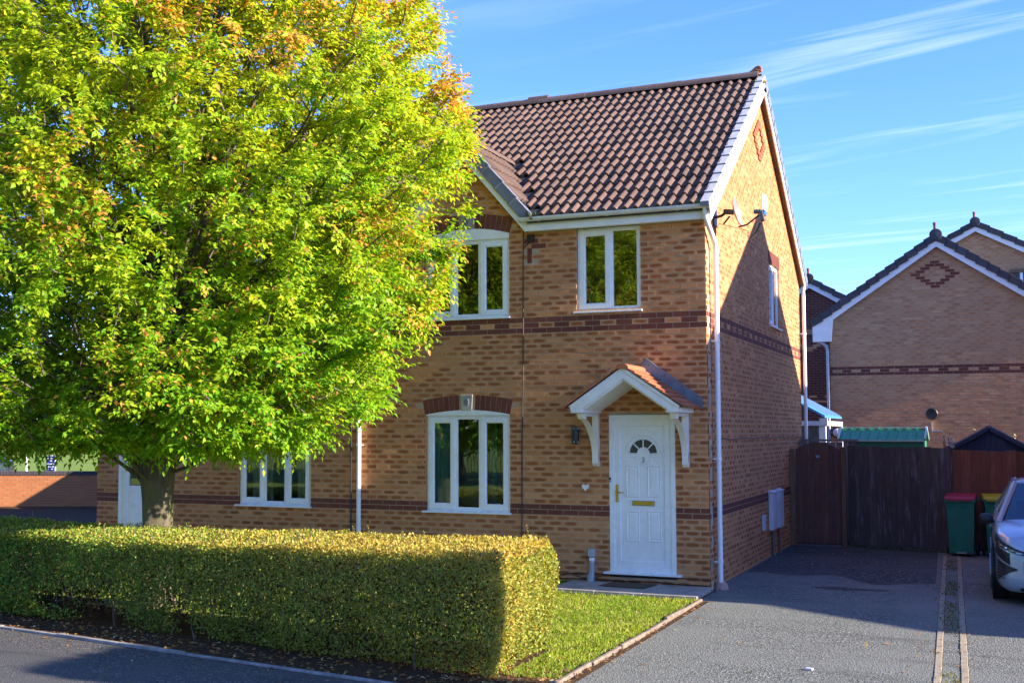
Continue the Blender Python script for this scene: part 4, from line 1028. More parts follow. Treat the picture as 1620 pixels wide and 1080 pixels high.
# conservatory with a blue covered roof
cs = thing('conservatory', 'white framed conservatory with a blue roof behind the side gate', 'conservatory')
M['blue_roof'] = simple('blue roof sheet', (0.05,0.22,0.46), 0.6, var=0.15, vscale=3)
q = MB(); q.prism([(-2.6,11.2,3.95),(0.14,11.2,2.42),(0.14,14.4,2.42),(-2.6,14.4,3.95)],(0,0,-0.05)); ro = obj('roof', q, M['blue_roof'], cs)
for y in (11.9, 12.6, 13.3, 14.0): 
    q = MB(); q.bar((-2.6,y,3.97),(0.14,y,2.44),0.022,0.03); obj('glazing_bar', q, M['white'], ro)
q = MB(); q.box(-2.6,0.18,11.12,11.24,2.20,2.30); q.box(-2.6,0.18,11.14,11.22,0.0,0.06); q.box(0.02,0.16,11.13,11.25,0,2.20); q.box(-1.3,-1.2,11.13,11.25,0,2.2); q.box(0.06,0.16,11.25,14.4,2.20,2.30); q.box(0.06,0.16,14.3,14.4,0,2.2); obj('frame', q, M['white'], cs)
q = MB(); q.box(0.04,0.20,11.10,11.20,2.20,2.36); obj('gutter_end', q, M['gutter'], cs)
q = MB(); q.box(-1.2,0.02,11.17,11.18,0.06,2.2); q.box(-2.6,-1.3,11.17,11.18,0.06,2.2); obj('pane', q, simple('obscured glass', (0.20,0.20,0.17), 0.15, var=0.35, vscale=5), cs)

# neighbour across the drives and the house beyond: they stand right of the frame and throw the shade on the gable and drive
def side_house(label, x0, x1, yf, yr, yap, ze, za, front_open=True):
    t = thing('neighbour_house', label, 'house')
    w = MB(); w.box(x0,x1,yf,yf+.24,-.05,ze); w.box(x0,x1,yr-.24,yr,-.05,ze)
    for x in (x0, x1-.24):
        w.prism([(x,yf+.24,-.05),(x,yf+.24,ze),(x,yap,za-0.15),(x,yr-.24,ze),(x,yr-.24,-.05)],(0.24,0,0))
    obj('wall', w, M['brick'], t)
    r = MB(); s1 = (za-ze)/(yap-yf); s2 = (za-ze)/(yr-yap)
    r.prism([(x0-.1,yf-.25,ze-.25*s1),(x0-.1,yap,za),(x0-.1,yap,za+.08),(x0-.1,yf-.25,ze-.25*s1+.08)],(x1-x0+.2,0,0)); r.prism([(x0-.1,yr+.2,ze-.2*s2),(x0-.1,yap,za),(x0-.1,yap,za+.08),(x0-.1,yr+.2,ze-.2*s2+.08)],(x1-x0+.2,0,0))
    obj('roof', r, M['tile'], t)
    f = MB(); f.box(x0-.1,x1+.1,yf-.26,yf-.235,ze-.35,ze-.12); obj('fascia', f, M['white_wood'], t)
    for i in range(3):
        xa = x0+1.0+i*(x1-x0-2.6)/2
        for zb in (0.95,3.5):
            g = MB(); frame_ring(g, xa, xa+1.2, zb, zb+1.2, .06, yf-.03, yf+.02); fr_ = obj('window', g, M['white'], t)
            p = MB(); p.box(xa+.06,xa+1.14,yf-.012,yf-.006,zb+.06,zb+1.14); obj('pane', p, M['glass'], fr_)
    return t
side_house('brick house across the shared drives, facing the gable', 6.0, 14.9, -0.86, 8.8, 4.22, 5.08, 8.08)
side_house('second brick house further along, set forward of its neighbour', 15.2, 24.0, -2.2, 7.3, 2.7, 5.08, 8.0)

ga = thing('added_shade_building', 'added low building, unseen behind the left house, put there to shade the garden wall', 'added_shade_building')  # made-up building, added so a diagonal shadow falls on the garden wall
q = MB(); q.prism([(-14.0,9.0,-.05),(-14.0,9.0,2.42),(-14.0,11.2,3.62),(-14.0,13.4,2.42),(-14.0,13.4,-.05)],(3.2,0,0)); obj('wall', q, M['brick'], ga)
q = MB(); q.prism([(-14.1,8.85,2.36),(-14.1,11.2,3.66),(-14.1,11.2,3.74),(-14.1,8.85,2.44)],(3.4,0,0)); q.prism([(-14.1,13.55,2.36),(-14.1,11.2,3.66),(-14.1,11.2,3.74),(-14.1,13.55,2.44)],(3.4,0,0)); obj('roof', q, M['tile'], ga)
rg_ = np.random.default_rng(2); cn = thing('added_shade_hedge', 'unseen hedge-shaped blocker right of the drives, added to shade the footway', 'hedge', (8.4,-7.35,0))  # made-up blocker out of view, added to throw shade along the footway
def cface():
    n = 26000; f = rg_.integers(0,5,n); a = rg_.random(n); b = rg_.random(n); x = np.where(f==0,-.8,np.where(f==1,.8,-.8+1.6*a)); y = np.where(f==2,-.60,np.where(f==3,.60,-.6+1.2*np.where(f<2,a,b))); z = np.where(f==4,4.75,.05+4.7*b)
    return np.stack([x,y,z],1)+rg_.normal(0,.05,(n,3))
SHADE_BLOCKER = (cn, cface())
q = MB(); q.box(-.72,.72,-.52,.52,0,4.66); obj('inner_growth', q, M['soil'], cn)
# ------------------------------------------------------------------ gate and fences at the end of the drive
gate = thing('side_gate', 'tall brown timber gate with an arched top beside the gable wall', 'gate', (0.02,7.1,0))
n = 7
for i in range(n):
    x0 = 0.075+i*0.1155; x1 = x0+0.112; mb = MB()
    zt = lambda x: 1.735+0.15*math.sin(max(0,min(1,(x-0.05)/0.83))*math.pi)**0.9
    mb.prism([(x0,0,0.04),(x1,0,0.04),(x1,0,zt(x1)),((x0+x1)/2,0,zt((x0+x1)/2)),(x0,0,zt(x0))],(0,0.02,0)); obj('board', mb, M['gate'], gate, bevel=0.004)
lt = MB(); lt.box(0.44,0.50,-0.012,0.0,1.60,1.645); obj('latch', lt, M['grey_plastic'], gate, bevel=0.003)
bk = MB()
for z in (0.3,0.95,1.55): bk.box(0.08,0.87,0.021,0.06,z,z+0.09)
obj('rail', bk, M['gate'], gate)
for x, lab, h in ((0.045,'timber gate post against the brick wall',1.76),(0.945,'pale timber gate post between gate and dark fence',1.80)):
    p = MB(); p.box(-0.04,0.04,-0.05,0.05,0,h); o = obj('gate_post', p, M['post'], bevel=0.005, loc=(x,7.06,0)); tag(o, lab, 'post')
def board_fence(name, label, a, b, h0, h1, mat, pitch=0.125, lap=0.012, z0=0.03):
    A = Vector((a[0],a[1],0)); B = Vector((b[0],b[1],0)); d = (B-A); L = d.length; d.normalize(); ang = math.atan2(d.y,d.x)
    t = thing(name, label, 'fence', A, ang); n = int(L/pitch)
    for i in range(n):
        x0 = L*i/n; x1 = L*(i+1)/n+lap; h = h0+(h1-h0)*i/n + random.uniform(-0.012,0.012); mb = MB()
        mb.prism([(x0,0.012,z0),(x1,0.0,z0),(x1,0.0,h),(x0,0.012,h)],(0,0.012,0))
        o = obj('board', mb, M[mat], t); o.rotation_euler = (random.gauss(0,.002),random.gauss(0,.0025),0)
    r = MB()
    for z in (0.35,0.95,h0-0.25): r.box(0,L,0.03,0.07,z,z+0.08)
    obj('rail', r, M[mat], t); return t
board_fence('board_fence', 'weathered dark brown fence panel between gate and bins', (1.0,7.15), (2.655,6.78), 1.81, 1.80, 'fence_dark', 0.118)
board_fence('board_fence', 'red brown featheredge fence behind the wheelie bins and car', (2.76,6.82), (7.5,6.95), 1.76, 1.70, 'fence_brown', 0.14)
p = MB(); p.box(-.04,.04,-.04,.04,0,1.83); tag(obj('fence_post', p, M['fence_dark'], loc=(2.705,6.78,0), bevel=.004), 'dark fence post between the dark panel and red brown fence', 'post')
t = thing('garden_fence', 'silvery old garden fence seen over the side gate', 'fence', (-2,8.3,0))
for i in range(24):
    m_b = MB(); m_b.box(i*0.128, i*0.128+0.11, 0, 0.018, 0, 1.88+random.uniform(-.01,.01)); obj('board', m_b, M['old_wood'], t)
m_b = MB(); m_b.box(-0.02,3.08,-0.03,0.05,1.89,1.93); obj('capping', m_b, M['old_wood'], t)

# green metal shed and blue playhouse roofs over the fence
gs = thing('metal_shed', 'green metal shed with ribbed roof behind the dark fence', 'shed', (0.78,8.5,0))
M['green_metal'] = simple('green painted steel', (0.02,0.25,0.10), 0.4, var=0.08, vscale=4); M['green_pale'] = simple('pale green trim', (0.42,0.58,0.50), 0.4)
q = MB(); q.box(0.03,1.45,0,1.2,0,1.90)
for i in range(9): q.box(0.03+i*0.17,0.05+i*0.17,-0.012,0.0,0,1.89)
obj('wall', q, M['green_metal'], gs)
def P2(u,v): return (-0.06+u*1.53+0.09*v*(1-2*u)*0.0, -0.07+v*0.72, 1.905+v*0.225)
q = MB(); q.prism([P2(0,0),P2(1,0),P2(1,1),P2(0,1)],(0,0,-0.02)); q.prism([P2(0,1),P2(1,1),(1.47,1.30,1.905),(-0.06,1.30,1.905)],(0,0,-0.02)); ro = obj('roof', q, M['green_metal'], gs)
for i in range(10):
    q = MB(); u = i/9; a, b = Vector(P2(u,0)), Vector(P2(u,1)); q.bar(a+Vector((0,0,.012)), b+Vector((0,0,.012)), 0.028, 0.03); obj('roof_rib', q, M['green_metal'], ro)
q = MB(); q.bar(Vector(P2(0,0))+Vector((0,-.01,.0)),Vector(P2(1,0))+Vector((0,-.01,.0)),0.02,0.035); q.bar(Vector(P2(0,1))+Vector((0,0,.025)),Vector(P2(1,1))+Vector((0,0,.025)),0.05,0.03); q.bar(Vector(P2(1,0))+Vector((.012,0,.02)),Vector(P2(1,1))+Vector((.012,0,.02)),0.03,0.05); q.bar(Vector(P2(0,0))+Vector((-.012,0,.02)),Vector(P2(0,1))+Vector((-.012,0,.02)),0.03,0.05); q.bar(Vector(P2(1,1))+Vector((.012,0,.02)),Vector((1.482,1.30,1.92)),0.03,0.05)
obj('roof_trim', q, M['green_pale'], ro)
ph = thing('playhouse', 'dark blue shed gable poking over the red brown fence', 'shed', (3.36,8.3,0))
M['blue_wood'] = woodmat('dark blue painted board', (0.035,0.055,0.105), paleamt=0.1)
q = MB(); q.prism([(-0.60,0,0),(0.60,0,0),(0.60,0,1.78),(0,0,2.11),(-0.60,0,1.78)],(0,1.6,0)); obj('wall', q, M['blue_wood'], ph)
for s in (-1,1):
    q = MB(); q.bar((s*0.76,-.08,1.70),(0,-.08,2.14),0.03,0.075); obj('bargeboard', q, M['blue_wood'], ph)
    q = MB(); q.prism([(s*0.78,-.10,1.715),(0,-.10,2.165),(0,1.75,2.165),(s*0.78,1.75,1.715)],(0,0,0.03)); obj('roof', q, simple('blue roofing felt', (0.11,0.15,0.24), 0.8, var=.15), ph)
for i in range(8):
    q = MB(); x = -0.56+i*0.14; q.box(x,x+0.13,-0.014,0.0,0.1,min(1.76,1.76)+max(0,0.30-abs(x+.065)*0.55)); obj('board', q, M['blue_wood'], ph)
# dried flower heads above the fence
def dried(name, label, x, y, z0, z1, n, mat, spread):
    t = thing(name, label, 'plant', (x,y,0)); s = MB(); h = MB()
    for i in range(n):
        a = random.gauss(0,spread); b = random.gauss(0,spread); zt = z1-random.random()*(z1-z0)
        s.tube([(0,0,0.2),(a*.4,b*.4,z0*.7),(a,b,zt)], 0.006, 5)
        for k in range(5): 
            c = (a+random.gauss(0,.014), b+random.gauss(0,.014), zt+random.gauss(0,.012)); h.lathe([(0,-.012),(.014,-.004),(.012,.008),(0,.014)], c, 6)
    obj('stems', s, M['twig'], t, auto=True); obj('flower_head', h, mat, t, auto=True); return t
M['pale_flower'] = simple('pale dry flower', (0.62,0.54,0.42), 0.9); M['yel_flower'] = simple('faded yellow flower', (0.55,0.45,0.16), 0.9)
dried('dried_flowers', 'pale seed heads beside the fence post by the blue shed', 2.70,8.0,1.80,2.02,16,M['pale_flower'],0.045)
dried('dried_flowers', 'two pale seed heads left of the blue shed peak', 3.10,9.2,1.95,2.12,4,M['yel_flower'],0.03)
dried('dried_flowers', 'yellow flower head right of the blue shed peak', 3.76,9.2,1.9,2.05,5,M['yel_flower'],0.025)

# ------------------------------------------------------------------ wheelie bins
M['bin_green'] = simple('dark green bin plastic', (0.018,0.19,0.115), 0.42, var=0.12, vscale=5, bmp=0.1, dirt=0.2, dirtc=(0.03,0.05,0.03))
M['bin_red'] = simple('red bin lid', (0.42,0.025,0.06), 0.4, var=0.1); M['bin_yellow'] = simple('yellow bin lid', (0.55,0.46,0.01), 0.4, var=0.1)
def bin_(label, loc, lidmat, rz=0):
    t = thing('wheelie_bin', label, 'bin', loc, rz, 'wheelie bins')
    sec = lambda w, d, z, yc=0.0: [(-w,yc-d,z),(w,yc-d,z),(w,yc+d,z),(-w,yc+d,z)]
    mb = MB(); rows = [sec(.185,.20,.05),sec(.19,.205,.12),sec(.215,.255,.80),sec(.225,.27,.90),sec(.24,.285,.905),sec(.24,.285,.945),sec(.225,.27,.95)]
    mb.grid(rows, closed=True); mb.add(rows[0], [(3,2,1,0)]); mb.add(rows[-1], [(0,1,2,3)])
    for s in (-1,1): mb.prism([(s*.10,-.205,.07),(s*.15,-.205,.07),(s*.155,-.222,.34),(s*.125,-.222,.34),(s*.095,-.214,.18)],(0,-.016,0))
    mb.box(-.13,.13,-.225,-.20,.075,.10)
    body = obj('body', mb, M['bin_green'], t, bevel=0.010)
    g = MB(); g.box(-.075,.075,-.232,-.21,.055,.075); obj('foot_grip', g, M['grey_plastic'], body, bevel=.004)
    l = MB(); l.prism([(-.235,-.30,.955),(-.235,-.27,1.0),(-.235,.20,1.035),(-.235,.29,1.01),(-.235,.30,.955)],(.47,0,0)); l.box(-.20,.20,-.305,-.285,.925,.972); lid = obj('lid', l, M[lidmat], t, bevel=0.012)
    h = MB(); h.tube([(-.26,.33,.93),(.26,.33,.93)], .016, 8)
    for s in (-1,1): h.bar((s*.18,.27,.92),(s*.18,.33,.93),.03,.03)
    obj('handle', h, M['bin_green'], t)
    for s in (-1,1):
        w = MB(); w.lathe([(0,-.025),(.09,-.025),(.10,-.012),(.10,.012),(.09,.025),(0,.025)], (s*.225,.21,.10), 18, axis='x'); obj('wheel', w, M['black'], t, auto=True)
    return t
bin_('green wheelie bin with a red lid in front of the fence', (2.905,6.28,0), 'bin_red', R(-3))
bin_('green wheelie bin with a yellow lid half behind the car', (3.47,6.36,0), 'bin_yellow', R(4))

# ------------------------------------------------------------------ cars
def car(label, loc, rz, paint, W_=0.9, L_=4.25, top=1.43, belt0=0.845, detail=True, plate=None, name='parked_car', col2=None):
    t = thing(name, label, 'car', loc, rz)
    ctrl = [(0,0.0),(.40,.012),(.64,.07),(.775,.19),(.845,.42),(.885,.85),(.9,1.5),(.9,2.7),(.885,3.4),(.85,3.85),(.75,4.12),(.48,4.23),(0,4.25)]
    ctrl = [(x*W_/.9, y*L_/4.25) for x,y in ctrl]
    def plan(s):
        n_ = len(ctrl)-1; f = max(0,min(n_-1e-6, s*n_)); i = int(f); u = f-i
        def g(k):
            k = k
            if k < 0: return (-ctrl[1][0], ctrl[1][1])
            if k > n_: return (-ctrl[n_-1][0], ctrl[n_-1][1])
            return ctrl[k]
        a,b,c,d = g(i-1),g(i),g(i+1),g(i+2)
        h = lambda p,q,r,s_: 0.5*((2*q)+(-p+r)*u+(2*p-5*q+4*r-s_)*u*u+(-p+3*q-3*r+s_)*u**3)
        return Vector((h(a[0],b[0],c[0],d[0]), h(a[1],b[1],c[1],d[1]), 0))
    def ztop(y): return float(np.interp(y/L_*4.25, [0,.12,.4,1.15,2.2,3.6,4.0,4.25],[belt0-.12,belt0-.05,belt0,.955,.99,1.02,1.0,.95]))
    def inset(f, s):
        nose = max(0, 1-s*4.2)
        return float(np.interp(f,[0,.06,.16,.3,.5,.68,.85,.95,1.0],[.085,.03,.004,.0,.012*(1-nose)-.006*nose,.0,.012+.03*nose,.03+.05*nose,.075+.07*nose]))
    def S(s, f, off=0.0, side=1):
        p = plan(s); e = 1e-3; tg = (plan(min(1,s+e))-plan(max(0,s-e))).normalized(); nr = Vector((tg.y,-tg.x,0))
        if nr.x < -1e-6: nr = -nr
        if s < 0.02: nr = Vector((0,-1,0))
        if s > 0.98: nr = Vector((0,1,0))
        q = p - nr*(inset(f,s)-off); z = 0.165 + (ztop(p.y)-0.165)*f
        return Vector((q.x*side, q.y, z))
    fs_ = [0,.05,.11,.2,.3,.42,.55,.68,.8,.9,.96,1.0]; ss = list(np.linspace(0,1,61))
    mb = MB()
    ring = lambda f: [S(s,f) for s in ss] + [S(s,f,0,-1) for s in reversed(ss[1:-1])]
    rows = [ring(f) for f in fs_]; mb.grid(rows, closed=True)
    deck = []
    for s in ss[1:-1]:
        a, b = S(s,1.0), S(s,1.0,0,-1); w = a.x
        deck.append([Vector((b.x+(a.x-b.x)*k/12, a.y, a.z + 0.055*min(1,w/.6)*(1-((k-6)/6)**2)**0.8)) for k in range(13)])
    mb.grid(deck)
    body = obj('body', mb, M[paint], t, smooth=True, auto=True)
    fb = MB(); fb.grid([ring(0.0), [Vector((p.x*.9,p.y*.97+.05,.15)) for p in ring(0.0)]], closed=True); obj('underbody', fb, M['black'], t)
    # cabin
    yb0, yt0, yt1, yb1 = 1.06, 1.92, 3.25, 3.98; wb, wt = .815*W_/.9, .60*W_/.9; zt = top
    zb = lambda y: ztop(y)+0.01
    def C(x,y,z): return Vector((x, y*L_/4.25, z))
    roofg = []
    for y,z,w in ((yt0-.03,zt-.03,wt),(2.2,zt,wt+.01),(2.7,zt+.008,wt+.01),(yt1,zt-.03,wt-.01),(yt1+.12,zt-.07,wt-.02)):
        roofg.append([C(w*k/6,y,z+.03*(1-(k/6)**2)-(.03 if abs(k)==6 else 0)) for k in range(-6,7)])
    rf = MB(); rf.grid(roofg); rfo = obj('roof', rf, M[paint], t, smooth=True)
    m_ = rfo.modifiers.new('t','SOLIDIFY'); m_.thickness = 0.03
    for s in (-1,1):
        pl = MB(); pl.bar(C(s*wb,yb0-.05,zb(yb0)-.02), C(s*wt,yt0,zt-.03), .075, .05, (s,0,1)); pl.bar(C(s*(wb+.01),2.62,zb(2.6)-.02), C(s*(wt+.015),2.58,zt-.03), .02, .09, (0,1,0)); pl.bar(C(s*wb,yb1-.12,zb(3.9)-.02), C(s*(wt-.01),yt1,zt-.04), .12, .05, (s,0,1))
        pl.bar(C(s*wt,yt0,zt-.03), C(s*(wt+.01),yt1,zt-.035), .05, .05, (0,0,1))
        obj('pillar', pl, M[paint], t, bevel=.012)
    ws = MB(); ws.grid([[C(wb*.93*k/5, yb0+.02-.07*(1-(k/5)**2), zb(yb0)+.045*(1-(k/5)**2)) for k in range(-5,6)], [C(wt*.96*k/5, yt0-.04*(1-(k/5)**2), zt-.02) for k in range(-5,6)]]); obj('windscreen', ws, M['carglass'], t, smooth=True)
    rw = MB(); rw.grid([[C(wb*.9*k/5, yb1, zb(3.9)) for k in range(-5,6)], [C(wt*.95*k/5, yt1+.12, zt-.07) for k in range(-5,6)]]); obj('rear_window', rw, M['carglass'], t, smooth=True)
    for s in (-1,1):
        sw_ = MB(); sw_.grid([[C(s*wb*.985,yb0+.1,zb(1.2)-.01),C(s*wb,2.6,zb(2.6)-.01),C(s*wb*.985,yb1-.2,zb(3.8)-.01)],[C(s*wt*1.0,yt0+.02,zt-.05),C(s*wt*1.02,2.6,zt-.035),C(s*wt*.99,yt1-.05,zt-.06)]]); obj('side_window', sw_, M['carglass'], t)
    ib = MB(); ib.box(-wb*.8,wb*.8,1.35,3.6,.5,.86)
    for x in (-.36,.36): ib.box(x-.22,x+.22,2.15,2.3,.8,1.15); ib.box(x-.12,x+.12,2.17,2.27,1.17,1.32)
    obj('seats', ib, M['dark_in'], t, bevel=.02)
    # wheels
    for y in (.86*L_/4.25, 3.42*L_/4.25):
        for s in (-1,1):
            ar = MB(); ar.lathe([(0,.0),(.375,.0),(.375,.012),(.0,.012)], (s*(W_-.012),y,.345), 32, axis='x') if s > 0 else ar.lathe([(0,-.012),(.375,-.012),(.375,0),(0,0)], (s*(W_-.012),y,.345), 32, axis='x'); obj('wheel_arch', ar, M['black'], t)
            wh = MB(); prof = [(0.20,-.10),(.29,-.105),(.325,-.085),(.33,0),(.325,.085),(.29,.105),(.20,.10)]; wh.lathe(prof, (s*(W_-.095),y,.33), 32, axis='x'); w_ = obj('wheel', wh, M['black'], t, auto=True)
            rm = MB(); rm.lathe([(0,.0),(.06,.005),(.20,-.01),(.225,.02),(.225,-.03),(0,-.03)] if s > 0 else [(0,-.0),(.06,-.005),(.20,.01),(.225,-.02),(.225,.03),(0,.03)], (s*(W_+.005),y,.33), 24, axis='x'); obj('rim', rm, M['steel'], w_, auto=True)
    # front lights, intakes, mirrors
    def patch(s0,s1,flo,fhi,off,mat,name,side,par=None,n_=14,h_=5):
        g = MB(); rows = []
        for i in range(n_+1):
            u = i/n_; s = s0+(s1-s0)*u; a,b = flo(u),fhi(u)
            rows.append([S(s,a,-0.01,side)]+[S(s,a+(b-a)*j/h_,off+.009,side) for j in range(h_+1)]+[S(s,b,-0.01,side)])
        g.grid(rows); g.add(rows[0],[tuple(range(h_+3))]); g.add(rows[-1],[tuple(range(h_+3))])
        return obj(name, g, mat, par or t, auto=True)
    lens = M['headlamp']
    for side in (-1,1):
        if detail:
            hl_ = patch(.075,.36,lambda u: .735+.115*u, lambda u: .80+.155*u**.8, .006, M['black'], 'headlight', side)
            patch(.09,.30,lambda u: .760+.105*u, lambda u: .785+.115*u, .011, lens, 'headlight_lens', side, hl_)
            for q in range(5):
                patch(.10+.037*q,.125+.037*q,lambda u,q=q: .765+.018*q, lambda u,q=q: .783+.0195*q, .014, M['lamp_chrome'], 'lamp_cell', side, hl_, n_=3, h_=2)
            patch(.20,.335,lambda u: .52+.16*u, lambda u: .735+.075*u, .004, M['black'], 'air_curtain', side, n_=6)
            vn = patch(.16,.315,lambda u: .44-.23*min(1,u*1.15) if u < .9 else .20, lambda u: .47+.09*u, .005, M['black'], 'bumper_vent', side, n_=10)
            for q in range(5):
                patch(.235,.30,lambda u,q=q: .24+.055*q, lambda u,q=q: .252+.055*q, .012, M['grille'], 'vent_fin', side, vn, n_=3, h_=1)
            patch(0.0,.15,lambda u: .03, lambda u: .10, .006, M['black'], 'lower_grille', side)
            patch(0.0,.13,lambda u: .33+.05*u, lambda u: .62+.03*u, .005, M['black'], 'grille', side)
            patch(.40,.96,lambda u: .0, lambda u: .09, .005, M['black'], 'sill_trim', side)
        else:
            patch(.885,.955,lambda u: .62, lambda u: .86, .008, M['tail'], 'tail_light', side)
        mr = MB(); c = Vector((side*(W_+.045), 1.32*L_/4.25, .955)); rows = []
        for (xx,sc) in ((-.07,.55),(-.03,.9),(.03,1.0),(.075,.8),(.095,.35)):
            rows.append([c+Vector((side*xx, .07*sc*math.cos(a)-.01, .075*sc*math.sin(a))) for a in np.linspace(0,2*math.pi,13)[:-1]])
        mr.grid(rows, closed=True); mr.add(rows[0],[tuple(range(12))]); mr.add(rows[-1],[tuple(range(12))]); mr.bar(c+Vector((-side*.06,0,-.03)), c+Vector((-side*.16,.02,-.05)), .05,.035); obj('wing_mirror', mr, M['black'], t, auto=True)
        hd = MB(); hd.bar((side*(W_+.006),2.25*L_/4.25,.80),(side*(W_+.006),2.45*L_/4.25,.80),.02,.03); obj('door_handle', hd, M[paint], t, bevel=.004)
        for yy in (1.38,2.55):
            sm = MB(); sm.bar((side*(W_-.001),yy*L_/4.25,.30),(side*(W_-.006),yy*L_/4.25,.93),.006,.008,(side,0,0)); obj('door_gap', sm, M['black'], t)
    if plate:
        pp = MB(); pp.box(-.26,.26,L_+.0,L_+.02,.66,.77); obj('number_plate', pp, M[plate], t)
    return t
m_, n_, l_, p_ = newmat('silver blue car paint'); p_.inputs['Base Color'].default_value = (0.44,0.53,0.62,1); p_.inputs['Metallic'].default_value = 0.35; p_.inputs['Roughness'].default_value = 0.33; p_.inputs['Coat Weight'].default_value = 0.8; p_.inputs['Coat Roughness'].default_value = 0.04; M['paint_silver'] = m_
m_, n_, l_, p_ = newmat('dark blue car paint'); p_.inputs['Base Color'].default_value = (0.02,0.03,0.06,1); p_.inputs['Roughness'].default_value = 0.25; p_.inputs['Coat Weight'].default_value = 0.8; M['paint_dark'] = m_
M['headlamp'] = simple('headlamp lens', (0.10,0.105,0.11), 0.08, spec=0.9); M['lamp_chrome'] = simple('lamp reflector', (0.62,0.60,0.54), 0.15, 0.5); M['grille'] = simple('grille fin', (0.10,0.105,0.11), 0.35)
M['tail'] = simple('red tail lamp', (0.35,0.01,0.01), 0.15); M['plate_yellow'] = simple('yellow rear plate', (0.75,0.55,0.01), 0.4)
car('silver blue car parked on the far drive, nose to the street', (4.27,0.02,0), 0, 'paint_silver')

# ------------------------------------------------------------------ fittings on the house
dish = thing('satellite_dish', 'small oval satellite dish with LNB arm on the sunlit gable', 'satellite dish', (0,0.62,5.06))
nrm = Vector((0.96,-0.07,0.22)).normalized(); ua = Vector((0,0,1)).cross(nrm).normalized(); va = nrm.cross(ua)
cen = Vector((0.31,-0.05,0.03))
rows = [[cen + ua*((.175)*r_*math.cos(a)) + va*(.21*r_*math.sin(a)) + nrm*(0.05*r_*r_-0.03) for a in np.linspace(0,2*math.pi,29)[:-1]] for r_ in (0.02,.3,.6,.85,.97,1.0)]
d_ = MB(); d_.grid(rows, closed=True); do = obj('reflector', d_, simple('weathered pale dish', (0.24,0.205,0.18), 0.5, var=.25, vscale=12, dirt=.3), dish, smooth=True, fix=False); m_ = do.modifiers.new('t','SOLIDIFY'); m_.thickness = .006
a_ = MB(); a_.tube([(0.0,0.0,-.02),(0.10,0.0,0.0),(0.14,-0.02,0.02)], .02, 8); a_.box(0.0,0.02,-.09,.09,-.14,.10); a_.bar((0.14,-.02,.05),(0.27,-.05,.03),.05,.07); a_.tube([(.13,-.02,-.12),(.22,-.04,-.02)],.014,6); obj('mount', a_, M['black'], dish)
lnb = cen + nrm*0.30 + Vector((0.02,0,-0.135))
a_ = MB(); a_.tube([cen+va*(-.21)+nrm*-.02, cen+va*(-.215)+nrm*.10, lnb], .013, 8); obj('lnb_arm', a_, M['black'], dish)
a_ = MB(); a_.bar(lnb+Vector((.02,0,.05)), lnb+Vector((.05,-.01,-.09)), .055, .06, (0,1,0)); a_.tube([lnb+Vector((-.07,.01,.05)), lnb+Vector((.03,0,.045))], .032, 10); obj('lnb', a_, simple('grey lnb plastic', (.06,.065,.075), .5), dish, bevel=.008)
a_ = MB(); 
for k in range(3):
    o_ = .012*k; a_.tube([lnb+Vector((.03-o_,0,-.11)), lnb+Vector((-.02-o_,.01,-.21)), lnb+Vector((-.12-o_*2,.02,-.30-.03*k)), lnb+Vector((-.16,.03,-.20)), Vector((0.06,.05,-.10)), Vector((0.015,.03,-.16))], .0045, 5)
a_.tube([Vector((0.012,.03,-.14)),Vector((0.012,.035,-.5)),Vector((0.012,.03,-.9))], .004, 5); obj('coax_cable', a_, M['black'], dish)
al = thing('alarm_box', 'white alarm box with a blue base high on the gable', 'alarm box', (0,4.55,5.88))
q = MB(); q.prism([(0.004,-.13,-.10),(0.06,-.12,-.10),(0.075,-.10,.02),(0.065,-.09,.17),(0.004,-.10,.18)],(0,.24,0)); obj('cover', q, M['white'], al, bevel=.01)
q = MB(); q.prism([(0.004,-.13,-.102),(0.06,-.12,-.102),(0.05,-.10,-.17),(0.004,-.11,-.175)],(0,.24,0)); obj('base', q, simple('blue alarm lens', (.02,.14,.33), .25), al, bevel=.006)
for y0, y1, lab in ((4.62,5.06,'white meter box on the gable wall, nearer the street'),(5.30,5.74,'white meter box on the gable wall, nearer the gate')):
    t = thing('meter_box', lab, 'meter box', (0,(y0+y1)/2,0.44), 0, 'meter boxes'); w2 = (y1-y0)/2
    q = MB(); q.box(0.004,.07,-w2,w2,0,.62); q.box(.0705,.082,-w2+.01,w2-.01,.01,.61); obj('cabinet', q, M['meter'], t, bevel=.006)
    q = MB(); q.prism([(.003,-w2-.015,.621),(.10,-w2-.015,.621),(.10,-w2-.015,.632),(.003,-w2-.015,.66)],(0,2*w2+.03,0)); obj('hood', q, M['meter'], t, bevel=.003)
    q = MB(); q.tube([(.04,0,0),(.04,0,-.45)], .025, 10); obj('pipe', q, M['concrete'], t, auto=True)
    q = MB(); q.lathe([(0,-.006),(.012,-.005),(.012,0),(0,0)], (.083,w2-.06,.33), 8, axis='x'); obj('lock', q, M['black'], t)
q = MB(); q.box(.003,.035,-.11,.11,0,.25); tag(obj('cover_box', q, M['meter'], bevel=.006, loc=(0,4.08,.48)), 'small white cover box low on the gable, left of the meters', 'cover box')
q = MB()
pth = [(0.012,0.4+.55*i, 1.98+.012*math.sin(i*2.1)) for i in range(16)]; q.tube(pth, .006, 6); tag(obj('cable_run', q, M['black']), 'thin black cable running along the gable at head height', 'cable')
wlm = thing('wall_lamp', 'black cylindrical wall lamp left of the porch', 'lamp', (-1.815,0,2.035))
q = MB(); q.lathe([(0,-.125),(.052,-.12),(.056,-.10),(.056,.10),(.052,.12),(0,.125)], (0,-.075,0), 20); obj('body', q, simple('anthracite metal', (.035,.04,.045), .4, .3), wlm, auto=True)
